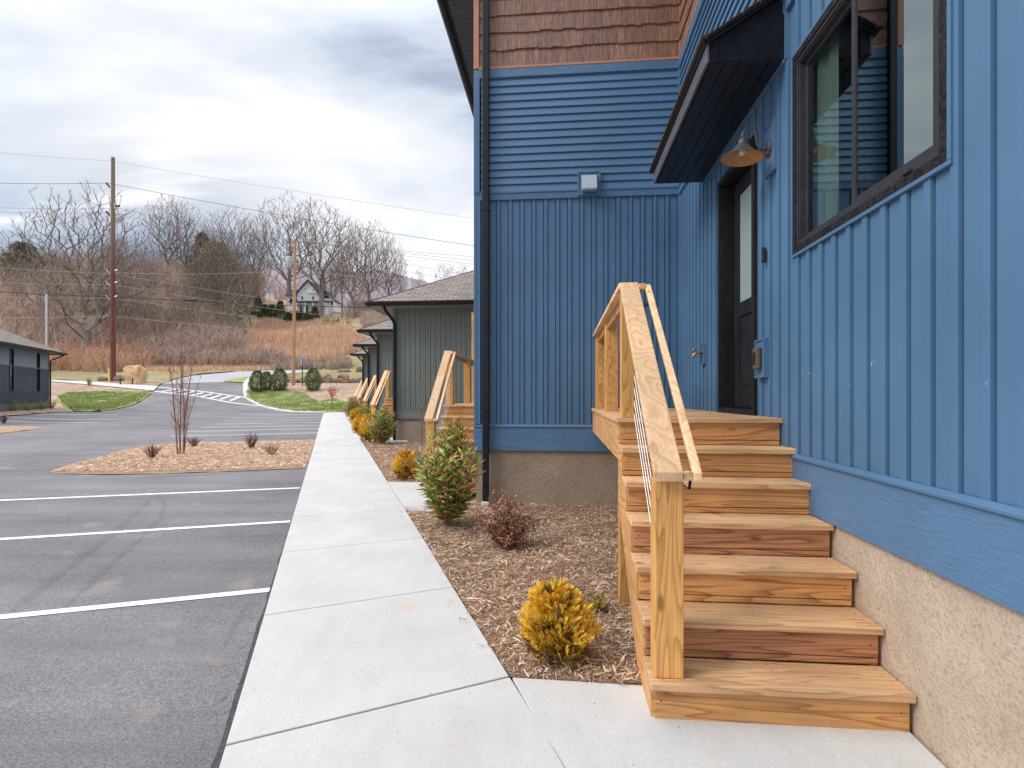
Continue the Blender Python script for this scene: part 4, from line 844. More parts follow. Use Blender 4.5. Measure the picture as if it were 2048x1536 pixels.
for a, b, c, d in ((608.5,612,580,575.8),(625,629,582,578.5),(602,607,600,592),(624,629,600,592),(600,605,625,612),(612,617,627,611),(626,631,625,612)):
    yy = -.27 if (a, c) == (625,582) else -.02
    m = MB(); m.box(hx(a), hx(b), yy-.03, yy, hz_(c), hz_(d)); w_ = m.build('window', m_hwhite, wh); m = MB(); m.box(hx(a)+.12, hx(b)-.12, yy-.06, yy-.03, hz_(c)+.12, hz_(d)-.12); m.build('pane', m_dkglass, w_)
for a, b in ((572,577),(583,588)): m = MB(); m.box(hx(a), hx(b), 2.42, 2.5, hz_(604), hz_(594)); m.build('window', m_dkglass, wh)
for a, b in ((645,649),(654,658)): m = MB(); m.box(hx(a), hx(b), 2.92, 3.0, hz_(606), hz_(598)); m.build('window', m_dkglass, wh)

# ------------------------------------------------------------------ poles and wires
p = pos(226, 60); pl = thing('utility_pole', 'tall dark red brown pole carrying three insulator arms at the left', 'utility pole', p)
hh = (CY-315)/F*60-p.z
m = MB(); m.tube([(0,0,-.3),(0,0,hh*.5),(0,0,hh)], [.27,.235,.19], 14); m.build('shaft', m_pole, pl)
def zz(py): return (CY-py)/F*60-p.z
for py, sx in ((375,-1),(432,-1),(409,1)):
    m = MB(); m.tube([(sx*.15,0,zz(py+3)),(sx*.75,0,zz(py-9 if sx<0 else py+3))], .11, 6); a_ = m.build('insulator_arm', m_wiret, pl); m = MB(); m.tube([(sx*.15,0,zz(py-2)),(sx*.22,0,zz(py+9))], .13, 6); m.build('clamp', m_galv, a_)
for py in (546, 570, 598): m = MB(); m.tube([(-.75,-.1,zz(py-7)),(-.2,-.1,zz(py+2))], .035, 5); m.tube([(.25,-.1,zz(py-4)),(.55,-.1,zz(py-6))], .06, 5); m.build('bracket', m_galv, pl)
p2 = pos(588.5, 57.5); pl2 = thing('utility_pole', 'orange brown wooden pole with grey transformer before the farmhouse', 'utility pole', p2)
h2 = (CY-482)/F*57.5-p2.z; z2 = lambda py: (CY-py)/F*57.5-p2.z
m = MB(); m.tube([(-.1,0,-.3),(0,0,h2*.5),(.05,0,h2)], [.19,.165,.13], 12); m.build('shaft', m_pole2, pl2)
m = MB(); m.lathe((-.50,-.1,z2(537)), [(0,0),(.28,.0),(.32,.1),(.32,1.15),(.26,1.25),(.1,1.28),(0,1.28)], (0,0,1), 18); m.box(-.25,-.1,-.05,.05,z2(532),z2(528)); m.build('transformer', m_white, pl2, smooth=True)
p3 = pos(93, 52); m = MB(); m.tube([(p3.x,p3.y,p3.z),(p3.x,p3.y,(CY-588)/F*52)], .09, 8); tag(m.build('metal_pole', m_galv, loc=p3), 'plain silver metal pole behind the slate blue roof', 'pole')
p4 = pos(605, 57); sg = thing('sign_post', 'small sign seen edge on atop a thin black post by the shrubs', 'sign', p4); zz4 = lambda py: (CY-py)/F*57-p4.z
m = MB(); m.tube([(0,0,0),(0,0,zz4(716))], .05, 6); m.build('post', m_black, sg); m = MB(); m.box(-.16,.02,-.25,-.05,zz4(730),zz4(716)); m.build('panel', m_white, sg)
p5 = pos(218, 58.6); m = MB(); m.tube([(p5.x,p5.y,p5.z),(p5.x,p5.y,p5.z+1.7)], .07, 8); tag(m.build('marker_post', m_yellow, loc=p5), 'yellow marker post at the base of the red brown pole', 'marker post')
def wire(pts, r, mm, lab, sag=0.):
    Q = []
    for a, b in zip(pts, pts[1:]):
        a, b = Vector(a), Vector(b)
        for i in range(12): u = i/12; q = a.lerp(b, u); q.z -= sag*4*u*(1-u); Q.append(q)
    Q.append(Vector(pts[-1])); m = MB(); m.tube(Q, r, 4); c = Q[len(Q)//2]
    tag(m.build('power_line', mm, loc=tuple(c)), lab, 'power line')
Yp = 60
def W(l, mid, r_, yl=60, yr=60): return [pt(-220, l[1]+(l[1]-mid[1])/(mid[0]-l[0])*220, yl), pt(*mid, Yp), pt(*r_, yr)]
wire(W((0,303),(222,322),(1000,444)), .018, m_wirel, 'thin pale wire at the very top of the tall pole', .15)
wire(W((0,361),(217,366),(1000,499)), .028, m_wire, 'thick overhead wire on the topmost insulator arm', .3)
wire(W((0,410),(239,417),(1000,560)), .017, m_wire, 'overhead wire on the arm pointing right', .3)
wire(W((0,419),(217,425),(1000,575)), .017, m_wire, 'overhead wire on the lower left insulator arm', .3)
wire(W((0,532),(222,547),(760,628)), .017, m_wirel, 'pale wire crossing the woods below the treetops', .2)
wire(W((0,562),(222,569),(760,644)), .017, m_wirel, 'pale wire just above the thick black cable', .2)
wire(W((0,577),(226,593),(1000,618)), .055, m_wiret, 'thick black communication cable sagging across the poles', .35)
wire(W((0,590),(226,596),(760,662)), .015, m_wirel, 'thin pale wire just below the thick black cable', .2)
wire(W((0,632),(226,632),(760,676)), .02, m_wirel, 'lowest pale wire across the hillside', .2)
wire([pt(226,545,60), pt(588,540,57.5), pt(900,560,60)], .016, m_wirel, 'thin wire linking the tall pole and the transformer pole', .3)
for i, (a, b) in enumerate((((780,500),(1000,518)), ((780,504),(1000,526)), ((780,508),(1000,535)))): wire([pt(589,482,90), pt(*a, 90), pt(*b, 90)], .028, m_wire, ['upper','middle','lower'][i]+' of three wires meeting the blue corner')
c_ = pt(381,599.5,60); m = MB(); m.tube([c_-Vector((.7,0,0)), c_+Vector((.7,0,0))], .13, 8); tag(m.build('splice_case', m_wiret, loc=c_), 'black splice case hanging on the thick cable', 'splice case')

# ------------------------------------------------------------------ rocks
def rock(name, px, py_base, w_px, h_px, mm, lab, seed, Y=None, group=None, flat=1., boxy=0):
    b = at(px, py_base) if Y is None else pos(px, Y); k = b.y/F; bm = bmesh.new(); bmesh.ops.create_icosphere(bm, subdivisions=3, radius=1)
    rr = random.Random(seed); off = Vector((rr.uniform(0, 99), rr.uniform(0, 99), 0))
    for v in bm.verts:
        q = v.co.copy()
        if boxy: q = Vector([math.copysign(abs(c)**.5, c) for c in q])
        q *= 1+.28*noise.noise(q*1.1+off)+.12*noise.noise(q*3+off)
        q.z = (q.z+.75)/1.75 if q.z > -.75 else 0
        v.co = Vector((q.x*w_px*k/2, q.y*w_px*k/2*.7*flat, q.z*h_px*k))
    me = bpy.data.meshes.new(name); bm.to_mesh(me); bm.free(); me.materials.append(mm); o = bpy.data.objects.new(name, me); C.objects.link(o); o.location = (b.x, b.y, b.z-.05); return tag(o, lab, 'rock', group)
b = rock('boulder', 270, 768, 36, 37, m_sand, 'large upright tan sandstone boulder beside the red brown pole', 3, boxy=1)
for q in (254, 278): m = MB(); k = b.location.y/F; m.box((q-270)*k-.05, (q-270)*k+.05, -1.05, -.95, 0, 12*k); m.build('bracket', m_wiret, b)
ls = ['reddish','dark','long','pale brown','squat','rounded','broken','small','low','tilted','wide','narrow','last']
rng = [(478,764,14,10),(575,765,18,9),(590,766,16,10),(606,766,19,12),(624,766,17,10),(640,766,20,13),(657,766,18,14),(672,766,16,11),(690,766,22,12),(708,766,18,11),(724,765,18,12),(655,757,14,10),(686,757,24,10)]
for i, (a, b_, c, d) in enumerate(rng[1:]): rock('wall_boulder', a, b_, c, d, m_rock, ls[i+1]+' brown boulder of the low rock wall, number %s from the left' % ['one','two','three','four','five','six','seven','eight','nine','ten','eleven','twelve'][i], 20+i, group='boulders of the low rock wall')
rock('boulder', 688, 745, 24, 9, m_rock, 'flat brown rock lying on the green slope', 51); rock('boulder', 718, 745, 12, 14, m_rock, 'brown rock on the slope beside the farthest roof', 52)
rock('boulder', 206, 763, 20, 11, m_rock, 'dark rock left of the yellow marker post', 53); rock('boulder', 238, 763, 22, 14, m_rock, 'dark rock between red brown pole and sandstone boulder', 54)
rock('stone', 1040, 1058, 22, 12, m_white, 'small whitish stone beside the dried shrub', 55); rock('stone', 793, 886, 12, 6, m_white, 'small pale stone beside the laurel at the third steps', 56)
# ------------------------------------------------------------------ plants
def leaf(mb, p, d, L, w, r, fold=.25):
    d = d.normalized(); s = d.cross(Vector((r.gauss(0,1), r.gauss(0,1), 1.2))).normalized(); n = s.cross(d)
    a = p+d*L*.45+n*L*.04; k = len(mb.v); b = p+d*L-n*L*.10
    mb.v += [tuple(p), tuple(a+s*w*.5+n*w*fold), tuple(b), tuple(a-s*w*.5+n*w*fold), tuple(a)]; mb.f += [(k,k+1,k+4),(k+1,k+2,k+4),(k,k+4,k+3),(k+4,k+2,k+3)]
def laurel(seed, h, w, nsh, lf=.10):
    r = random.Random(seed); st, lv = MB(), MB()
    for i in range(nsh):
        a = r.uniform(0, 6.28); q = r.random()**.6; rad = w*.5*q; top = h*(1-.42*q**1.6)*r.uniform(.86, 1.04)
        if i < 3: top = h*r.uniform(.93,1); rad *= .25
        P = [Vector((math.cos(a)*rad*u**.6, math.sin(a)*rad*u**.6, .02+top*u)) for u in (0,.25,.5,.75,1)]
        for k in range(1, 5): P[k] += Vector((r.gauss(0,.015), r.gauss(0,.015), 0))
        st.tube(P, [.008,.007,.006,.004,.002], 4, False)
        n = int(top/.026); ph = r.uniform(0, 6)
        for j in range(n):
            u = (.10+.9*j/n)*4; k = min(3, int(u)); p = P[k].lerp(P[k+1], u-k); b = ph+j*2.4; up = .35+.9*(j/n)**3
            out = Vector((math.cos(b), math.sin(b), r.uniform(-.35,.3)+up)); L = lf*r.uniform(.7, 1.2)*(1 if j < n-4 else .7)
            leaf(lv, p+out*.01, out, L, L*.27, r)
    return st, lv
def plant(name, lab, cat, p, parts, rz=0, group=None):
    t_ = thing(name, lab, cat, p, rz, group)
    for nm_, mb_, mm in parts: mb_.build(nm_, mm, t_)
    return t_
st, lv = laurel(1, 1.30, .82, 40, .15); lau = plant('laurel_shrub', 'tall green and orange laurel shrub at the blue corner downspout', 'shrub', pos(898, 6.4), [('stem', st, m_birch), ('foliage', lv, m_laurel)], group='laurel shrubs by the entrance steps')
st, lv = laurel(2, 1.12, 1.0, 46, .16); l2 = plant('laurel_shrub', 'bushy laurel at the foot of the third steps, against the nearest green unit', 'shrub', pos(767, 16.4), [('stem', st, m_birch), ('foliage', lv, m_laurel)], group='laurel shrubs by the entrance steps')
dup(l2, 'laurel before the fourth steps', pos(731, 22.8), 1.3, (.75,.75,.95)); dup(l2, 'farthest laurel, orange tinged, by the last steps', pos(704, 31.), 2.6, (1.1,1.1,1.15))
def arbor(seed, h, w, n, big=.07):
    r = random.Random(seed); lv, inn, st = MB(), MB(), MB(); st.tube([(0,0,0),(0,0,h*.6)], [.012,.006], 5)
    for i in range(n):
        a = r.uniform(0, 6.28); z = r.random()**.85; prof_ = math.sqrt(max(0, 1-((z-.36)/.66)**2)) if z > .36 else .75+.25*z/.36
        lump = 1+.55*noise.noise(Vector((math.cos(a)*1.6, math.sin(a)*1.6, z*3+seed)))
        rr = w*.5*prof_*r.uniform(.62, 1.0)*lump; c = Vector((math.cos(a)*rr, math.sin(a)*rr, .03+z*h*.88)); d = Vector((math.cos(a)*r.uniform(.4,1.1), math.sin(a)*r.uniform(.4,1.1), r.uniform(.05,1.1)+z*.5)).normalized()
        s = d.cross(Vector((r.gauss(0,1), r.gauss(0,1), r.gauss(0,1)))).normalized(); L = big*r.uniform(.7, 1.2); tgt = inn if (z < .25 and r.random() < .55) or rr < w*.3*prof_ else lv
        for k in range(7):     # fan spray
            u = k/6; base = c+d*L*u*.7; sg_ = 1 if k % 2 else -1
            dd = (d*1.0+s*sg_*(.95-.5*u)).normalized() if k < 6 else d; l_ = L*(.55-.25*u); wd = l_*.17
            e = dd.cross(s.cross(d)).normalized()*wd; q = len(tgt.v); tgt.v += [tuple(base-e*.6), tuple(base+e*.6), tuple(base+dd*l_*.6+e), tuple(base+dd*l_), tuple(base+dd*l_*.6-e)]; tgt.f.append((q,q+1,q+2,q+3,q+4))
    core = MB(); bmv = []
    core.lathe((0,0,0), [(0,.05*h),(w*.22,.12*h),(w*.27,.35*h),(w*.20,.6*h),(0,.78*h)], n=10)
    return st, lv, inn, core
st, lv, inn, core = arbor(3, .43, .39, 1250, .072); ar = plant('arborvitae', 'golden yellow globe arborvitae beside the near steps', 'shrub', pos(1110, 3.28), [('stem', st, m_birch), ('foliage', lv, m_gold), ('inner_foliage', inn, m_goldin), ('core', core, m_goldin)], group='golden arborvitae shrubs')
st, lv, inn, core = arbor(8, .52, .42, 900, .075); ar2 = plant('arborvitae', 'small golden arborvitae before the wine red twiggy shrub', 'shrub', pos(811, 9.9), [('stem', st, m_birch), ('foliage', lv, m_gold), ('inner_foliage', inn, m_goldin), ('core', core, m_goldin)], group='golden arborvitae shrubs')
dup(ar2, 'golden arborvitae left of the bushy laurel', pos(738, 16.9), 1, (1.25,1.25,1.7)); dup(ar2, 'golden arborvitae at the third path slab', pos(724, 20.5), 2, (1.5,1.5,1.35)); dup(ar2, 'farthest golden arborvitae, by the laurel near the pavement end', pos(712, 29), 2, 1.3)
def dead(seed, h, w, n, ls_, mm, name, lab, p, up=.8, leafn=26):
    r = random.Random(seed); st, lv = MB(), MB()
    for i in range(n):
        a = r.uniform(0, 6.28); q = r.random(); d = Vector((math.cos(a)*q*w/h*.75, math.sin(a)*q*w/h*.75, up*r.uniform(.55,1))).normalized(); L = h*r.uniform(.6, 1.05)*(1-.25*q)
        P = [Vector((0,0,0))]
        for k in range(4): P.append(P[-1]+(d+Vector((r.gauss(0,.16), r.gauss(0,.16), r.gauss(0,.08)))).normalized()*L/4)
        st.tube(P, [.005,.004,.003,.002,.001], 3, False)
        for j in range(leafn):
            u = r.uniform(.8, 4); k = min(3, int(u)); p_ = P[k].lerp(P[k+1], u-k); o = Vector((r.gauss(0,1), r.gauss(0,1), r.gauss(.3,1))).normalized(); leaf(lv, p_+o*r.uniform(0,.035), o, ls_*r.uniform(.6,1.4), ls_*.45, r)
    return plant(name, lab, 'shrub', p, [('stem', st, m_redtw), ('foliage', lv, mm)])
dead(5, .62, .80, 74, .040, m_dead, 'dried_shrub', 'dried red brown shrub right of the tall laurel', pos(1008, 5.55), leafn=30)
dead(6, .50, .95, 60, .036, m_dead2, 'twiggy_shrub', 'low wine red twiggy shrub beside the second steps', pos(822, 11.6), .6, 20)
dead(7, .34, .62, 60, .02, m_straw2, 'dried_plant', 'faint pinkish dried stems behind the near golden arborvitae', pos(1128, 4.0), .7, 12)
dead(9, .17, .26, 26, .026, m_sprig, 'seedling', 'tiny yellow green sprig beside the wooden support post', pos(1196, 3.95), .7, 14)
dead(10, .5, .5, 22, .05, m_sprig, 'low_shrub', 'low green shrub on the lawn at the pavement end', pos(664, 42.3), .7, 22)
ps = [pos(q, y) for q, y in ((30, 33.0), (55, 33.8), (83, 35.4), (103, 37.5))]
for i, p in enumerate(ps): dead(11+i, .85, .7, 20, .07, m_sprig, 'low_shrub', ['leftmost small yellow shrub before the slate building','second small yellow shrub before the slate building','third small yellow shrub before the slate building','straggly yellow shrub at the slate building corner'][i], p, .9, 18)
def twigs(seed, h, w, n, lab, p, mm=m_redtw, rr=.006, sub=2, name='bare_shrub'):
    r = random.Random(seed); st = MB()
    for i in range(n):
        a = r.uniform(0, 6.28); q = r.random(); d = Vector((math.cos(a)*q*w/h*.6, math.sin(a)*q*w/h*.6, 1)).normalized(); L = h*r.uniform(.5, 1); P = [Vector((math.cos(a)*.03, math.sin(a)*.03, 0))]
        for k in range(3): P.append(P[-1]+(d+Vector((r.gauss(0,.14), r.gauss(0,.14), 0))).normalized()*L/3)
        st.tube(P, [rr, rr*.8, rr*.6, rr*.3], 3, False)
        for s_ in range(sub):
            b = P[1].lerp(P[2], r.random()); e = b+(d+Vector((r.gauss(0,.5), r.gauss(0,.5), .2))).normalized()*L*.4; st.tube([b, e], [rr*.6, rr*.3], 3, False)
    o = st.build(name, mm, loc=None); o.location = p; return tag(o, lab, 'shrub')
twigs(20, .42, .6, 40, 'dark red bare shrub at the front edge of the birch island', pos(302, 12.9)); twigs(21, .36, .5, 34, 'small bare red shrub right of the birch stems', pos(387, 15.6)); twigs(22, .52, .62, 42, 'bare red shrub midway between birch and pavement', pos(503, 15.2)); twigs(23, .36, .5, 34, 'pale faded bare shrub near the pavement', pos(543, 13.6), m_straw2)
twigs(24, .5, .6, 30, 'bare shrub on the small mulch island at the left edge', pos(8, 26.5), m_redtw, .01); twigs(25, 1.0, .8, 30, 'thin bare grey shrub left of the boulder', pos(178, 57), m_straw2, .02)
# young trees
def grow(tr, cr, r, p, d, L, rad, lev, mx_, spread, upb, nmin=.004, n0=7, kids=(2,3), shr=.72):
    seg = 4 if lev < 3 else 3; P = [p]; dd = d.copy(); wob = .10 if lev == 0 else .17
    for k in range(seg):
        dd = (dd+Vector((r.gauss(0,wob), r.gauss(0,wob), r.gauss(0,wob*.5)+upb*.12))).normalized(); P.append(P[-1]+dd*L/seg)
    r1 = rad*(.62 if lev else .72); rs = [max(nmin, rad+(r1-rad)*k/seg) for k in range(seg+1)]
    (tr if lev < 2 else cr).tube(P, rs, n0 if lev < 1 else (5 if lev < 2 else 3), False)
    if lev >= mx_: return
    for c in range(r.randint(*kids)):
        a = r.uniform(0, 6.28); o = dd.orthogonal().normalized(); o = Matrix.Rotation(a+c*2.3, 3, dd) @ o; sp_ = spread*r.uniform(.6, 1.3)
        grow(tr, cr, r, P[-1], (dd+o*sp_).normalized(), L*shr*r.uniform(.8,1.15), r1*r.uniform(.6,.85), lev+1, mx_, spread, upb, nmin, n0, kids, shr)
    if lev >= 0:
        for c in range((2 if lev else 1) if lev < mx_-1 else 3):
            k = r.randint(1, seg-1) if lev else r.randint(2, seg-1); a = r.uniform(0, 6.28); o = Matrix.Rotation(a, 3, dd) @ dd.orthogonal().normalized()
            grow(tr, cr, r, P[k], (dd+o*spread*1.5).normalized(), L*shr*r.uniform(.55,.9), rs[k]*.45, min(mx_, lev+2), mx_, spread, upb, nmin, n0, kids, shr)
def baretree(seed, h, rx, zc, rz, fork, n_, name, lab, p, mt, mc, nmin=.02, group=None, rad=.42, cc=.62, tw=1.0, tipn=6):
    """branches reach out to points spread through the crown, each joined to the nearest limb"""
    r = random.Random(seed); tg = []
    while len(tg) < n_:
        q = Vector((r.uniform(-1,1), r.uniform(-1,1), r.uniform(-1,1))); l = q.length
        if l > 1 or r.random() > .25+.75*l or q.z < -.75: continue
        k = 1+.28*noise.noise(q*1.7+Vector((seed, 0, 0)))
        q = Vector((q.x*rx*h*k, q.y*rx*h*k, (zc+q.z*rz*k)*h)); tg.append(q)
    nodes = []; par = []; dist = []; tk = 7
    for i in range(tk+1): u = i/tk; nodes.append(Vector((r.gauss(0,.006)*h*u, r.gauss(0,.006)*h*u, u*fork*h-.3*(i == 0)))); par.append(i-1); dist.append(fork*h*u)
    tg.sort(key=lambda q: (q-nodes[-1]).length)
    import mathutils
    for q in tg:
        best, bi_ = 1e9, 0
        for i in range(2, len(nodes)):
            d = nodes[i]; dx = q.x-d.x; dy = q.y-d.y; dz = q.z-d.z
            e = math.sqrt(dx*dx+dy*dy+dz*dz); c = e*(1.8 if dz < e*.25 else 1)+cc*dist[i]
            if c < best and e > .01*h: best, bi_ = c, i
        b = nodes[bi_]; mid = b.lerp(q, .5)+Vector((r.gauss(0,1), r.gauss(0,1), r.gauss(0,.6)))*(q-b).length*.05-Vector((0,0,(q-b).length*.04))
        nodes.append(mid); par.append(bi_); dist.append(dist[bi_]+(mid-b).length); nodes.append(q); par.append(len(nodes)-2); dist.append(dist[-1]+(q-mid).length)
    n = len(nodes); w = [0.]*n; kids = [0]*n
    for i in range(n): 
        if par[i] >= 0: kids[par[i]] += 1
    for i in range(n-1, -1, -1):
        if kids[i] == 0: w[i] += 1
        if par[i] >= 0: w[par[i]] += w[i]
    k = rad/(w[0]**.47); R_ = [max(nmin, k*x**.47) for x in w]
    tr, cr = MB(), MB(); tr.tube(nodes[:tk+1], [R_[0]*1.25]+[R_[i] for i in range(1, tk+1)], 8, False)
    for i in range(tk+1, n):
        a = par[i]; big = R_[i] > rad*.22; (tr if big else cr).tube([nodes[a], nodes[i]], [min(R_[a], R_[i]*1.25), R_[i]], 6 if big else (4 if R_[i] > nmin*2 else 3), False)
        if kids[i] == 0:
            d = (nodes[i]-nodes[a]).normalized()
            for _ in range(tipn):
                e = nodes[i]+(d+Vector((r.gauss(0,.5), r.gauss(0,.5), r.gauss(.35,.4)))).normalized()*h*r.uniform(.018,.05)*tw; s_ = Vector((r.gauss(0,1), r.gauss(0,1), 0)).normalized()*nmin*.8; q0 = len(cr.v); cr.v += [tuple(nodes[i]-s_), tuple(nodes[i]+s_), tuple(e)]; cr.f.append((q0,q0+1,q0+2))
    t_ = thing(name, lab, 'tree', p, 0, group); tr.build('trunk', mt, t_); cr.build('crown', mc, t_); return t_
# birch: several thin upright stems
bi = thing('young_birch', 'leafless young birch with slender stems on the mulch island', 'tree', pos(360, 13.6)); r = random.Random(5)
for k, (dx, top, lx) in enumerate(((-.05, 3.0, -.20), (.07, 2.6, .04), (-.045, 3.2, .03), (.08, 2.8, .24), (.07,2.2,.36), (-.05,2.1,-.34))):
    m = MB(); P = [Vector((dx, (k % 3)*.04, -.05))]
    for j in range(1, 8): u = j/7; P.append(Vector((dx+lx*u**1.5+r.gauss(0,.012), (k % 3)*.04+r.gauss(0,.015)+(.15*(k-2)*u**2), top*u)))
    w_ = .021 if k < 4 else .010
    m.tube(P, [w_*(1-.75*j/7) for j in range(8)], 6, False)
    for j in range(44 if k < 4 else 22):
        u = r.uniform(1.2, 6.9); i0 = int(u); b = P[i0].lerp(P[i0+1], u-i0); a = r.uniform(0, 6.28); e = b+Vector((math.cos(a)*.6, math.sin(a)*.6, .9)).normalized()*r.uniform(.12,.42)*(1.1-u/9); mid = b.lerp(e, .5)+Vector((0,0,-.015)); m.tube([b, mid, e], [.0045,.0035,.002], 3, False)
        for _ in range(2): e2 = mid+Vector((r.gauss(0,1), r.gauss(0,1), 1.1)).normalized()*r.uniform(.06,.16); m.tube([mid, e2], [.003,.0015], 3, False)
    m.build('trunk', m_birch, bi)
yt = baretree(31, 2.4, .10, .55, .45, .75, 60, 'young_tree', 'slim leafless young tree against the nearest green wall', pos(843, 15.4), m_bark, m_twig, .004, None, .022, .2)
yr = baretree(32, 1.7, .22, .7, .28, .45, 60, 'young_maple', 'tiny red leaved maple on the green grass', pos(664, 46), m_redm, m_redm, .012, None, .04)
m = MB(); r = random.Random(4)
for _ in range(90): leaf(m, Vector((r.gauss(0,.25), r.gauss(0,.22), 1.25+r.gauss(0,.28))), Vector((r.gauss(0,1),r.gauss(0,1),r.gauss(0,1))), .13, .12, r)
m.build('foliage', m_redm, yr)
# evergreen shrubs by the road
def evershrub(seed, h, w, n, mm, name, lab, p, lf=.16, shape='oval', cat='shrub', stem=True, group=None, droop=0):
    r = random.Random(seed); lv = MB(); st = MB(); st.tube([(0,0,-.1),(0,0,h*.85)], [w*.05+.02, .01], 5)
    for _ in range(n):
        z = r.random(); a = r.uniform(0, 6.28)
        pr = math.sin(math.pi*min(1, .12+z*.86))**.6 if shape == 'oval' else (1-z)**.75*(.8+.2*math.sin(z*30))+.03
        pr *= 1+.5*noise.noise(Vector((math.cos(a)*1.5, math.sin(a)*1.5, z*4+seed)))
        rr = w*.5*pr*r.uniform(.3,1)**.5; c = Vector((math.cos(a)*rr, math.sin(a)*rr, .05+z*h*.95)); leaf(lv, c, Vector((math.cos(a)*1.0, math.sin(a)*1.0, r.uniform(-.2, 1.1)-droop)), lf*r.uniform(.6,1.3), lf*.34, r)
    return plant(name, lab, cat, p, [('stem' if cat == 'shrub' else 'trunk', st, m_barkd), ('foliage' if cat == 'shrub' else 'crown', lv, mm)], group=group)
es = evershrub(41, 2.2, 1.25, 1900, m_road_shrub, 'evergreen_shrub', 'leftmost of four upright dark shrubs beside the road', pos(515, 53.8), .24, group='upright dark shrubs beside the road')
for q, y, s_, l_ in ((533, 55, .85, 'shortest of the upright dark shrubs, second from left'), (560, 54.5, 1.05, 'third upright dark shrub, just left of the transformer pole'), (626, 54.6, 1.05, 'dark upright shrub right of the transformer pole')): dup(es, l_, pos(q, y), q, s_)
def HT(px, Y, yt): return (CY-yt)/F*Y-pos(px, Y).z
hd = evershrub(45, 4.1, 3.0, 2300, m_dkev, 'conifer', 'first conifer of the row below the farmhouse, from the left', pos(516, 122), .42, 'cone', 'tree', group='conifers in a row below the farmhouse')
ords = ['second','third','fourth','fifth','sixth','seventh','eighth','ninth']
for i, (q, hgt) in enumerate(((530,.9),(544,1.0),(561,1.35),(577,.85),(590,.95),(602,.85),(615,.9),(630,1.15))): dup(hd, ords[i]+' conifer of the row below the farmhouse, from the left', pos(q, 121+(i % 3)), i*1.3, (1.1, 1.1, hgt*.85))
evershrub(46, HT(432,110,480), 9.5, 5200, m_olive, 'cedar', 'large olive green cedar left of the farmhouse', pos(434, 110), .8, 'oval', 'tree'); evershrub(47, HT(405,128,464), 9.5, 5200, m_pine, 'fir_tree', 'pointed grey green fir among the bare trees', pos(405, 128), .8, 'cone', 'tree', droop=-.3); evershrub(57, HT(470,118,525), 8, 3200, m_pine, 'cedar', 'grey green cedar right of the olive one', pos(470, 118), .8, 'cone', 'tree')
evershrub(48, 6, 6, 2200, m_dkev, 'holly', 'round dark holly on the brushy bank', pos(457, 96), .4, 'oval', 'tree'); evershrub(49, HT(52,112,486), 13, 1500, m_pine, 'pine_tree', 'broad blue green pine at the far left', pos(48, 112), 1.3, 'cone', 'tree', droop=-.3)
evershrub(58, 3.2, 6.5, 1200, m_olive, 'holly', 'low olive bush at the top of the dry hillside', pos(676, 106), .4, 'oval', 'shrub'); evershrub(59, 4.5, 4, 900, m_dkev, 'holly', 'dark evergreen bush behind the bare trunks at the right', pos(748, 118), .4, 'oval', 'tree')

# big bare trees
lib = {}
def bigtree(key, px, Y, ytop, lab, wscale=1., rz=0):
    p = pos(px, Y); h = (CY-ytop)/F*Y-p.z
    if key not in lib:
        sd, rx, zc, rz, fork, n_, rad = {'a': (101, .27, .64, .37, .30, 1000, .40), 'b': (102, .26, .62, .39, .34, 1000, .38), 'c': (103, .30, .60, .41, .22, 1000, .42), 'd': (104, .15, .62, .38, .40, 420, .24), 'e': (105, .30, .58, .43, .14, 800, .30), 'f': (106, .13, .60, .40, .35, 300, .16)}[key]
        o = baretree(sd, 22, rx, zc, rz, fork, n_, 'bare_tree', lab, p, m_bark, m_twig, .026, 'bare winter trees on the hill', rad); lib[key] = o
        o.scale = (h/22*wscale, h/22*wscale, h/22); o.rotation_euler.z = rz; return o
    return dup(lib[key], lab, p, rz, (h/22*wscale, h/22*wscale, h/22))
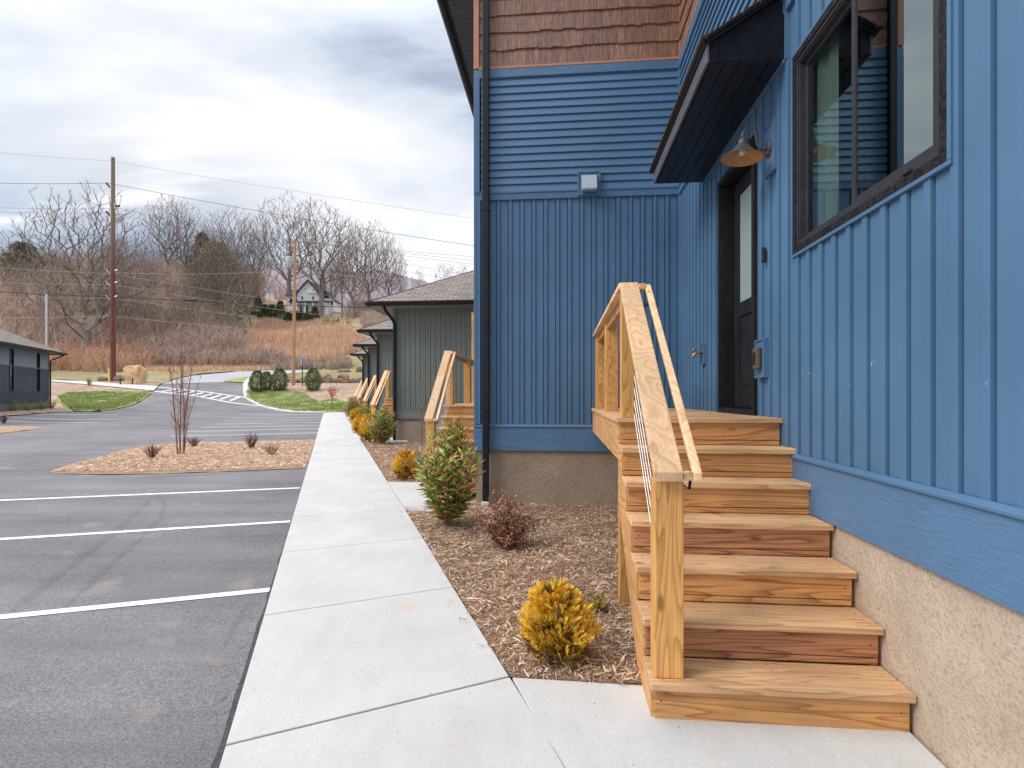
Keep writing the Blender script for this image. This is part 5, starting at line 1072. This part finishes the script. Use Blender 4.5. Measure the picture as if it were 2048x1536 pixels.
BT = [('c',172,80,388,'big bare tree left of the red brown pole, its crown against white sky',1.25,.4), ('e',212,92,470,'bare tree whose crown shows behind the red brown pole',1.1,2), ('a',336,122,402,'tallest bare tree between red brown pole and cedar',1.15,1),
 ('b',372,126,414,'bare tree directly behind the pointed fir',1.1,3.2), ('c',462,124,418,'spreading bare tree behind the olive cedar',1.1,2.2), ('a',512,130,436,'bare tree left of the farmhouse, thinner crown',.9,4), ('b',578,146,408,'tall bare tree rising behind the transformer pole',1.3,.3), ('a',643,133,416,'tall bare tree with trunk in front of the farmhouse chimney',1.3,5.4),
 ('c',706,121,447,'dense bare tree right of the farmhouse',1.1,1.1), ('b',738,124,450,'bare tree of the dense clump, right half',1.1,2.7), ('d',684,126,470,'upright bare tree with thin trunk right of farmhouse',1,0), ('a',778,128,478,'bare tree at the right end of the clump',.9,2.9), ('d',800,131,505,'slim bare tree above the second green roof',.9,1.4), ('f',838,135,532,'small bare tree just left of the nearest green roof',1.1,.7), ('f',884,150,520,'first small bare tree above the nearest green roof',1.2,2), ('f',903,150,525,'middle small bare tree above the nearest green roof',1.1,3), ('f',927,152,523,'small bare tree beside the blue corner',1.2,4),
 ('d',540,142,560,'young bare tree left of the farmhouse wing',1,1), ('f',552,150,545,'thin bare tree behind the farmhouse wing',1,2), ('f',604,160,535,'bare tree behind the farmhouse roof',1.3,3), ('b',668,150,512,'bare tree behind the farmhouse, right side',1,1.9), ('f',760,112,560,'short bare tree low on the slope above the second roof',1.2,3.3), ('e',722,114,540,'low branching bare tree above the dry hillside',.9,4.8),
 ('e',60,98,520,'bare tree before the broad pine',1,1), ('d',20,100,530,'bare tree at the left edge of the hill',1.1,2), ('a',110,112,490,'bare tree left of the big crown',1,3), ('d',140,104,505,'upright bare tree under the big crown',1.1,4), ('b',240,112,478,'bare tree just right of the red brown pole',1,5), ('e',270,108,470,'bushy bare tree right of the red brown pole',1,1.6), ('d',300,104,490,'upright bare tree below the tallest pair',1.1,2.5), ('f',200,88,540,'thin bare tree behind the red brown pole',1.2,0), ('e',400,104,520,'low bare tree before the fir',.9,3.9), ('d',500,112,530,'bare tree above the upright shrubs',1,2.4), ('f',90,92,560,'thin bare tree above the slate roof',1.3,2), ('e',355,92,560,'low bare tree at mid slope',.8,2), ('f',255,88,570,'thin bare tree low on the slope right of the pole',1.4,5), ('f',310,90,575,'thin bare tree low on the slope above the boulder',1.4,1)]
BT += [('b',418,103,462,'bare tree in front of the olive cedar, left side',1.1,1.2),('a',452,104,470,'bare tree in front of the olive cedar, right side',1.0,2.9)]
rq = random.Random(77); nmz = ['slender','leaning','twiggy','straight','pale','forked','short','narrow','thin topped','wispy','broad','crooked','open','scraggly']
for i, q in enumerate((5,38,80,122,152,190,228,284,318,390,418,448,486,528)):
    BT.append(('dfeb'[i % 4], q, rq.uniform(118,150), rq.uniform(462,505), nmz[i]+' bare tree in the wood '+('and standing' if i % 2 else '')+' '+['at the far left edge','near the broad pine','above the slate roof','under the big crown','under the big crown, right side','left of the red brown pole','touching the red brown pole','above the sandstone boulder','between the tall pair and the pole','behind the pointed fir','left of the olive cedar','right of the olive cedar','before the farmhouse wing','above the conifer row'][i], rq.uniform(.8,1.2), rq.uniform(0,6)))
wh_ = ['pale','grey','slim','crooked','small','thin','spindly','upright','young','twin topped','light','tall thin','wavy','bent','low','feathery']
loc_ = ['at the very left edge','just above the slate roof ridge','left of the silver pole','right of the silver pole','above the slate roof corner','below the big crown','left of the red brown pole','behind the red brown pole','right of the red brown pole','above the tan boulder','above the driveway bend','over the birch','left of the dark holly','right of the dark holly','below the olive cedar','at the left end of the dry grass']
for i, q in enumerate((6,34,70,104,128,168,206,234,262,288,318,350,384,412,442,474)): BT.append(('dfdf'[i % 4], q, rq.uniform(84,106), rq.uniform(520,600), wh_[i]+' bare tree low in the thicket '+loc_[i], rq.uniform(.9,1.4), rq.uniform(0,6)))
for a in BT: bigtree(*a)
# brush thickets
def bushes(name, items, mm, lab, seed, wd=.045, per=34):
    r = random.Random(seed); mb = MB()
    for (x, y, h) in items:
        z = G(x, y)-.1; w = h*.55
        for _ in range(per):
            a = r.uniform(0, 6.28); q = r.random(); dx, dy = math.cos(a)*q*w, math.sin(a)*q*w; hh = h*r.uniform(.45, 1.05); bx, by = x+dx*.35, y+dy*.35; tx, ty = bx+dx*.7+r.gauss(0,.1)*h, by+dy*.7; k = len(mb.v); mxp = (bx*.45+tx*.55+r.gauss(0,.06)*h, by*.45+ty*.55, z+hh*.5)
            mb.v += [(bx-wd, by, z), (bx+wd, by, z), (mxp[0]+wd*.7, mxp[1], mxp[2]), (mxp[0]-wd*.7, mxp[1], mxp[2]), (tx, ty, z+hh)]; mb.f += [(k,k+1,k+2,k+3),(k+3,k+2,k+4)]
            for s in range(3):
                u = r.uniform(.4, .95); c = Vector(mxp).lerp(Vector((tx,ty,z+hh)), max(0,u-.3)); e = c+Vector((r.gauss(0,.22), r.gauss(0,.15), r.uniform(.1,.35)))*h; k = len(mb.v); mb.v += [(c.x-wd*.5, c.y, c.z), (c.x+wd*.5, c.y, c.z), tuple(e)]; mb.f.append((k,k+1,k+2))
    return tag(mb.build(name, mm), lab, 'brush', kind='stuff')
def rpx(n, x0, x1, y0, y1, h0, h1, seed):
    r = random.Random(seed); out = []
    while len(out) < n:
        px, Y = r.uniform(x0, x1), r.uniform(y0, y1)
        if (470 < px < 730 and 80 < Y < 122) or (520 < px < 700 and Y < 168 and Y > 123): continue
        p = pos(px, Y); out.append((p.x, p.y, r.uniform(h0, h1)))
    return out
bushes('brush', rpx(520, -120, 470, 80, 128, 2.5, 6.5, 1)+rpx(160, 430, 545, 84, 100, 1.5, 3.2, 2), m_brush, 'leafless grey pink thicket covering the wooded hillside', 1, .05)
bushes('brush', rpx(150, -100, 300, 68, 84, 2, 4, 3), m_brushr, 'reddish thicket along the foot of the hill', 2, .035)
bushes('brush', rpx(160, 300, 560, 76, 86, 1.2, 3.2, 4), m_brush, 'low dull brown scrub at the foot of the dry hillside', 3, .035)
bushes('brush', rpx(120, 545, 700, 73.5, 78, .8, 2., 5)+rpx(60, 640, 760, 124, 134, 2, 4, 6)+rpx(60, 700, 800, 100, 120, 2, 4, 7), m_brush, 'brown scrub around the lower edge of the dry grass', 4, .035)
bushes('brush', rpx(420, -150, 560, 128, 170, 5, 10, 8)+rpx(90, 560, 860, 140, 175, 3, 7, 9), m_brush, 'hazy leafless wood along the top of the hill', 5, .06, 26)
# far ridges, with aerial haze mixed into their colours
def ridge(name, y, pts, mm, lab):
    mb = MB(); r = random.Random(int(y)); P = []
    for (a, ya), (b, yb) in zip(pts, pts[1:]):
        n = 24
        for i in range(n): u = i/n; P.append((a+(b-a)*u, ya+(yb-ya)*u+r.gauss(0,.9)))
    P.append(pts[-1]); top = [pt(a, b, y) for a, b in P]
    for a, b in zip(top, top[1:]): mb.quad((a.x, a.y-120, 10), (b.x, b.y-120, 10), tuple(b), tuple(a))
    struct(mb.build(name, mm), lab, 'hill')
m_ridge = noisy('hazy wooded ridge', (.27,.235,.27), (.35,.30,.33), .05, 1, 0, lo=.3, hi=.7, spec=0); m_ridge2 = noisy('far haze blue ridge', (.29,.285,.34), (.36,.35,.40), .05, 1, 0, lo=.3, hi=.7, spec=0)
ridge('ridge', 620, [(-300,590),(0,580),(200,570),(400,545),(520,525),(600,530),(720,545),(800,562),(900,585),(1100,600)], m_ridge, 'hazy mauve wooded ridge behind the farmhouse'); ridge('ridge', 1000, [(500,560),(700,545),(760,540),(820,555),(900,575),(1000,585),(1300,600)], m_ridge2, 'hazy bluish far ridge at the right')

# ------------------------------------------------------------------ sky, light, camera
wo = bpy.data.worlds.new('World'); bpy.context.scene.world = wo; wo.use_nodes = True; t = wo.node_tree; n = t.nodes; n.clear()
SE, SR = math.radians(40), math.radians(-112)
def N(ty, **k):
    x = n.new(ty)
    for a, v in k.items(): setattr(x, a, v)
    return x
def L(a, b): t.links.new(a, b)
sky = N('ShaderNodeTexSky', sky_type='NISHITA', sun_disc=False, sun_elevation=SE, sun_rotation=SR); tc = N('ShaderNodeTexCoord'); sep = N('ShaderNodeSeparateXYZ'); L(tc.outputs['Generated'], sep.inputs[0])
dz = N('ShaderNodeMath', operation='MAXIMUM'); L(sep.outputs[2], dz.inputs[0]); dz.inputs[1].default_value = 0; ad = N('ShaderNodeMath', operation='ADD'); L(dz.outputs[0], ad.inputs[0]); ad.inputs[1].default_value = .22
cb = N('ShaderNodeCombineXYZ')
for i in (0, 1): d = N('ShaderNodeMath', operation='DIVIDE'); L(sep.outputs[i], d.inputs[0]); L(ad.outputs[0], d.inputs[1]); L(d.outputs[0], cb.inputs[i])
mp = N('ShaderNodeMapping'); mp.inputs['Location'].default_value = (3.1, 1.7, 0); mp.inputs['Scale'].default_value = (.8, 1.15, 1); mp.inputs['Rotation'].default_value = (0, 0, .5); L(cb.outputs[0], mp.inputs[0])
c1 = N('ShaderNodeTexNoise'); c1.inputs['Scale'].default_value = .8; c1.inputs['Detail'].default_value = 7; c1.inputs['Roughness'].default_value = .52; c1.inputs['Distortion'].default_value = .35; L(mp.outputs[0], c1.inputs[0])
rp = N('ShaderNodeValToRGB'); e = rp.color_ramp.elements; e[0].position = .42; e[0].color = (.44,.51,.66,1); e[1].position = .56; e[1].color = (1.05,1.06,1.09,1); q = e.new(.47); q.color = (.72,.785,.905,1); L(c1.outputs['Fac'], rp.inputs[0])
bg1 = N('ShaderNodeBackground'); L(rp.outputs[0], bg1.inputs[0])
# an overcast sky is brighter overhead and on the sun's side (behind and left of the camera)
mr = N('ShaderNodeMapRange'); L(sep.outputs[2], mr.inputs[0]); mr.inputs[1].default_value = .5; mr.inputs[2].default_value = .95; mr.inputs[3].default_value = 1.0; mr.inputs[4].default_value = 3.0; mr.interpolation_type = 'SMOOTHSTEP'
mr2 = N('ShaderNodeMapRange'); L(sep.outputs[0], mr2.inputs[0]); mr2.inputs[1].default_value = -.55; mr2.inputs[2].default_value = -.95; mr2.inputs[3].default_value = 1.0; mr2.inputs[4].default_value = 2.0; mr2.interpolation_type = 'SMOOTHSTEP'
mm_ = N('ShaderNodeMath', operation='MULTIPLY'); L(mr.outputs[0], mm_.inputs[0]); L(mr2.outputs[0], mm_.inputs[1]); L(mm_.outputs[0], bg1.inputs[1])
bl_ = N('ShaderNodeBackground'); bl_.inputs[1].default_value = .11; L(sky.outputs[0], bl_.inputs[0])
c2 = N('ShaderNodeTexNoise'); c2.inputs['Scale'].default_value = 1.5; c2.inputs['Detail'].default_value = 6; m2 = N('ShaderNodeMapping'); m2.inputs['Location'].default_value = (9, 4, 0); m2.inputs['Scale'].default_value = (.6, 2, 1); L(cb.outputs[0], m2.inputs[0]); L(m2.outputs[0], c2.inputs[0])
r2 = N('ShaderNodeValToRGB'); r2.color_ramp.elements[0].position = .54; r2.color_ramp.elements[0].color = (.1,.1,.1,1); r2.color_ramp.elements[1].position = .62; L(c2.outputs['Fac'], r2.inputs[0])
# blue gaps only low in the sky on the left
ga = N('ShaderNodeMapRange'); L(sep.outputs[2], ga.inputs[0]); ga.inputs[1].default_value = .42; ga.inputs[2].default_value = .16
gb = N('ShaderNodeMapRange'); L(sep.outputs[0], gb.inputs[0]); gb.inputs[1].default_value = -.22; gb.inputs[2].default_value = -.45
gc = N('ShaderNodeMath', operation='MULTIPLY'); L(ga.outputs[0], gc.inputs[0]); L(gb.outputs[0], gc.inputs[1])
inv = N('ShaderNodeMath', operation='SUBTRACT'); inv.inputs[0].default_value = 1; L(r2.outputs[0], inv.inputs[1]); gd_ = N('ShaderNodeMath', operation='MULTIPLY'); L(inv.outputs[0], gd_.inputs[0]); L(gc.outputs[0], gd_.inputs[1])
ge = N('ShaderNodeMath', operation='SUBTRACT'); ge.inputs[0].default_value = 1; L(gd_.outputs[0], ge.inputs[1])
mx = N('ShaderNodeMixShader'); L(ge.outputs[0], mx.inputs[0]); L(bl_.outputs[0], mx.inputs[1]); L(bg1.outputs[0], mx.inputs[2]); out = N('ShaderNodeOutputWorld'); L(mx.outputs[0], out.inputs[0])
su = bpy.data.lights.new('sun', 'SUN'); su.energy = 2.0; su.angle = math.radians(22); su.color = (1, .93, .82); so = bpy.data.objects.new('sun', su); C.objects.link(so)
dirv = Vector((math.sin(SR)*math.cos(SE), math.cos(SR)*math.cos(SE), math.sin(SE))); so.rotation_euler = dirv.to_track_quat('Z', 'Y').to_euler(); so.location = dirv*50
cam = bpy.data.cameras.new('camera'); cam.lens = 36*F/2048; cam.sensor_width = 36; cam.shift_y = (CY-768)/2048; cam.clip_end = 5000; cam.clip_start = .05
co = bpy.data.objects.new('camera', cam); C.objects.link(co); co.rotation_euler = (math.radians(90), 0, 0); bpy.context.scene.camera = co
for o in list(bpy.context.scene.objects):
    if not o.parent: o.location.z += H
s = bpy.context.scene; s.view_settings.view_transform = 'Standard'; s.view_settings.look = 'None'; s.view_settings.exposure = 0; s.cycles.max_bounces = 6; s.cycles.transparent_max_bounces = 10
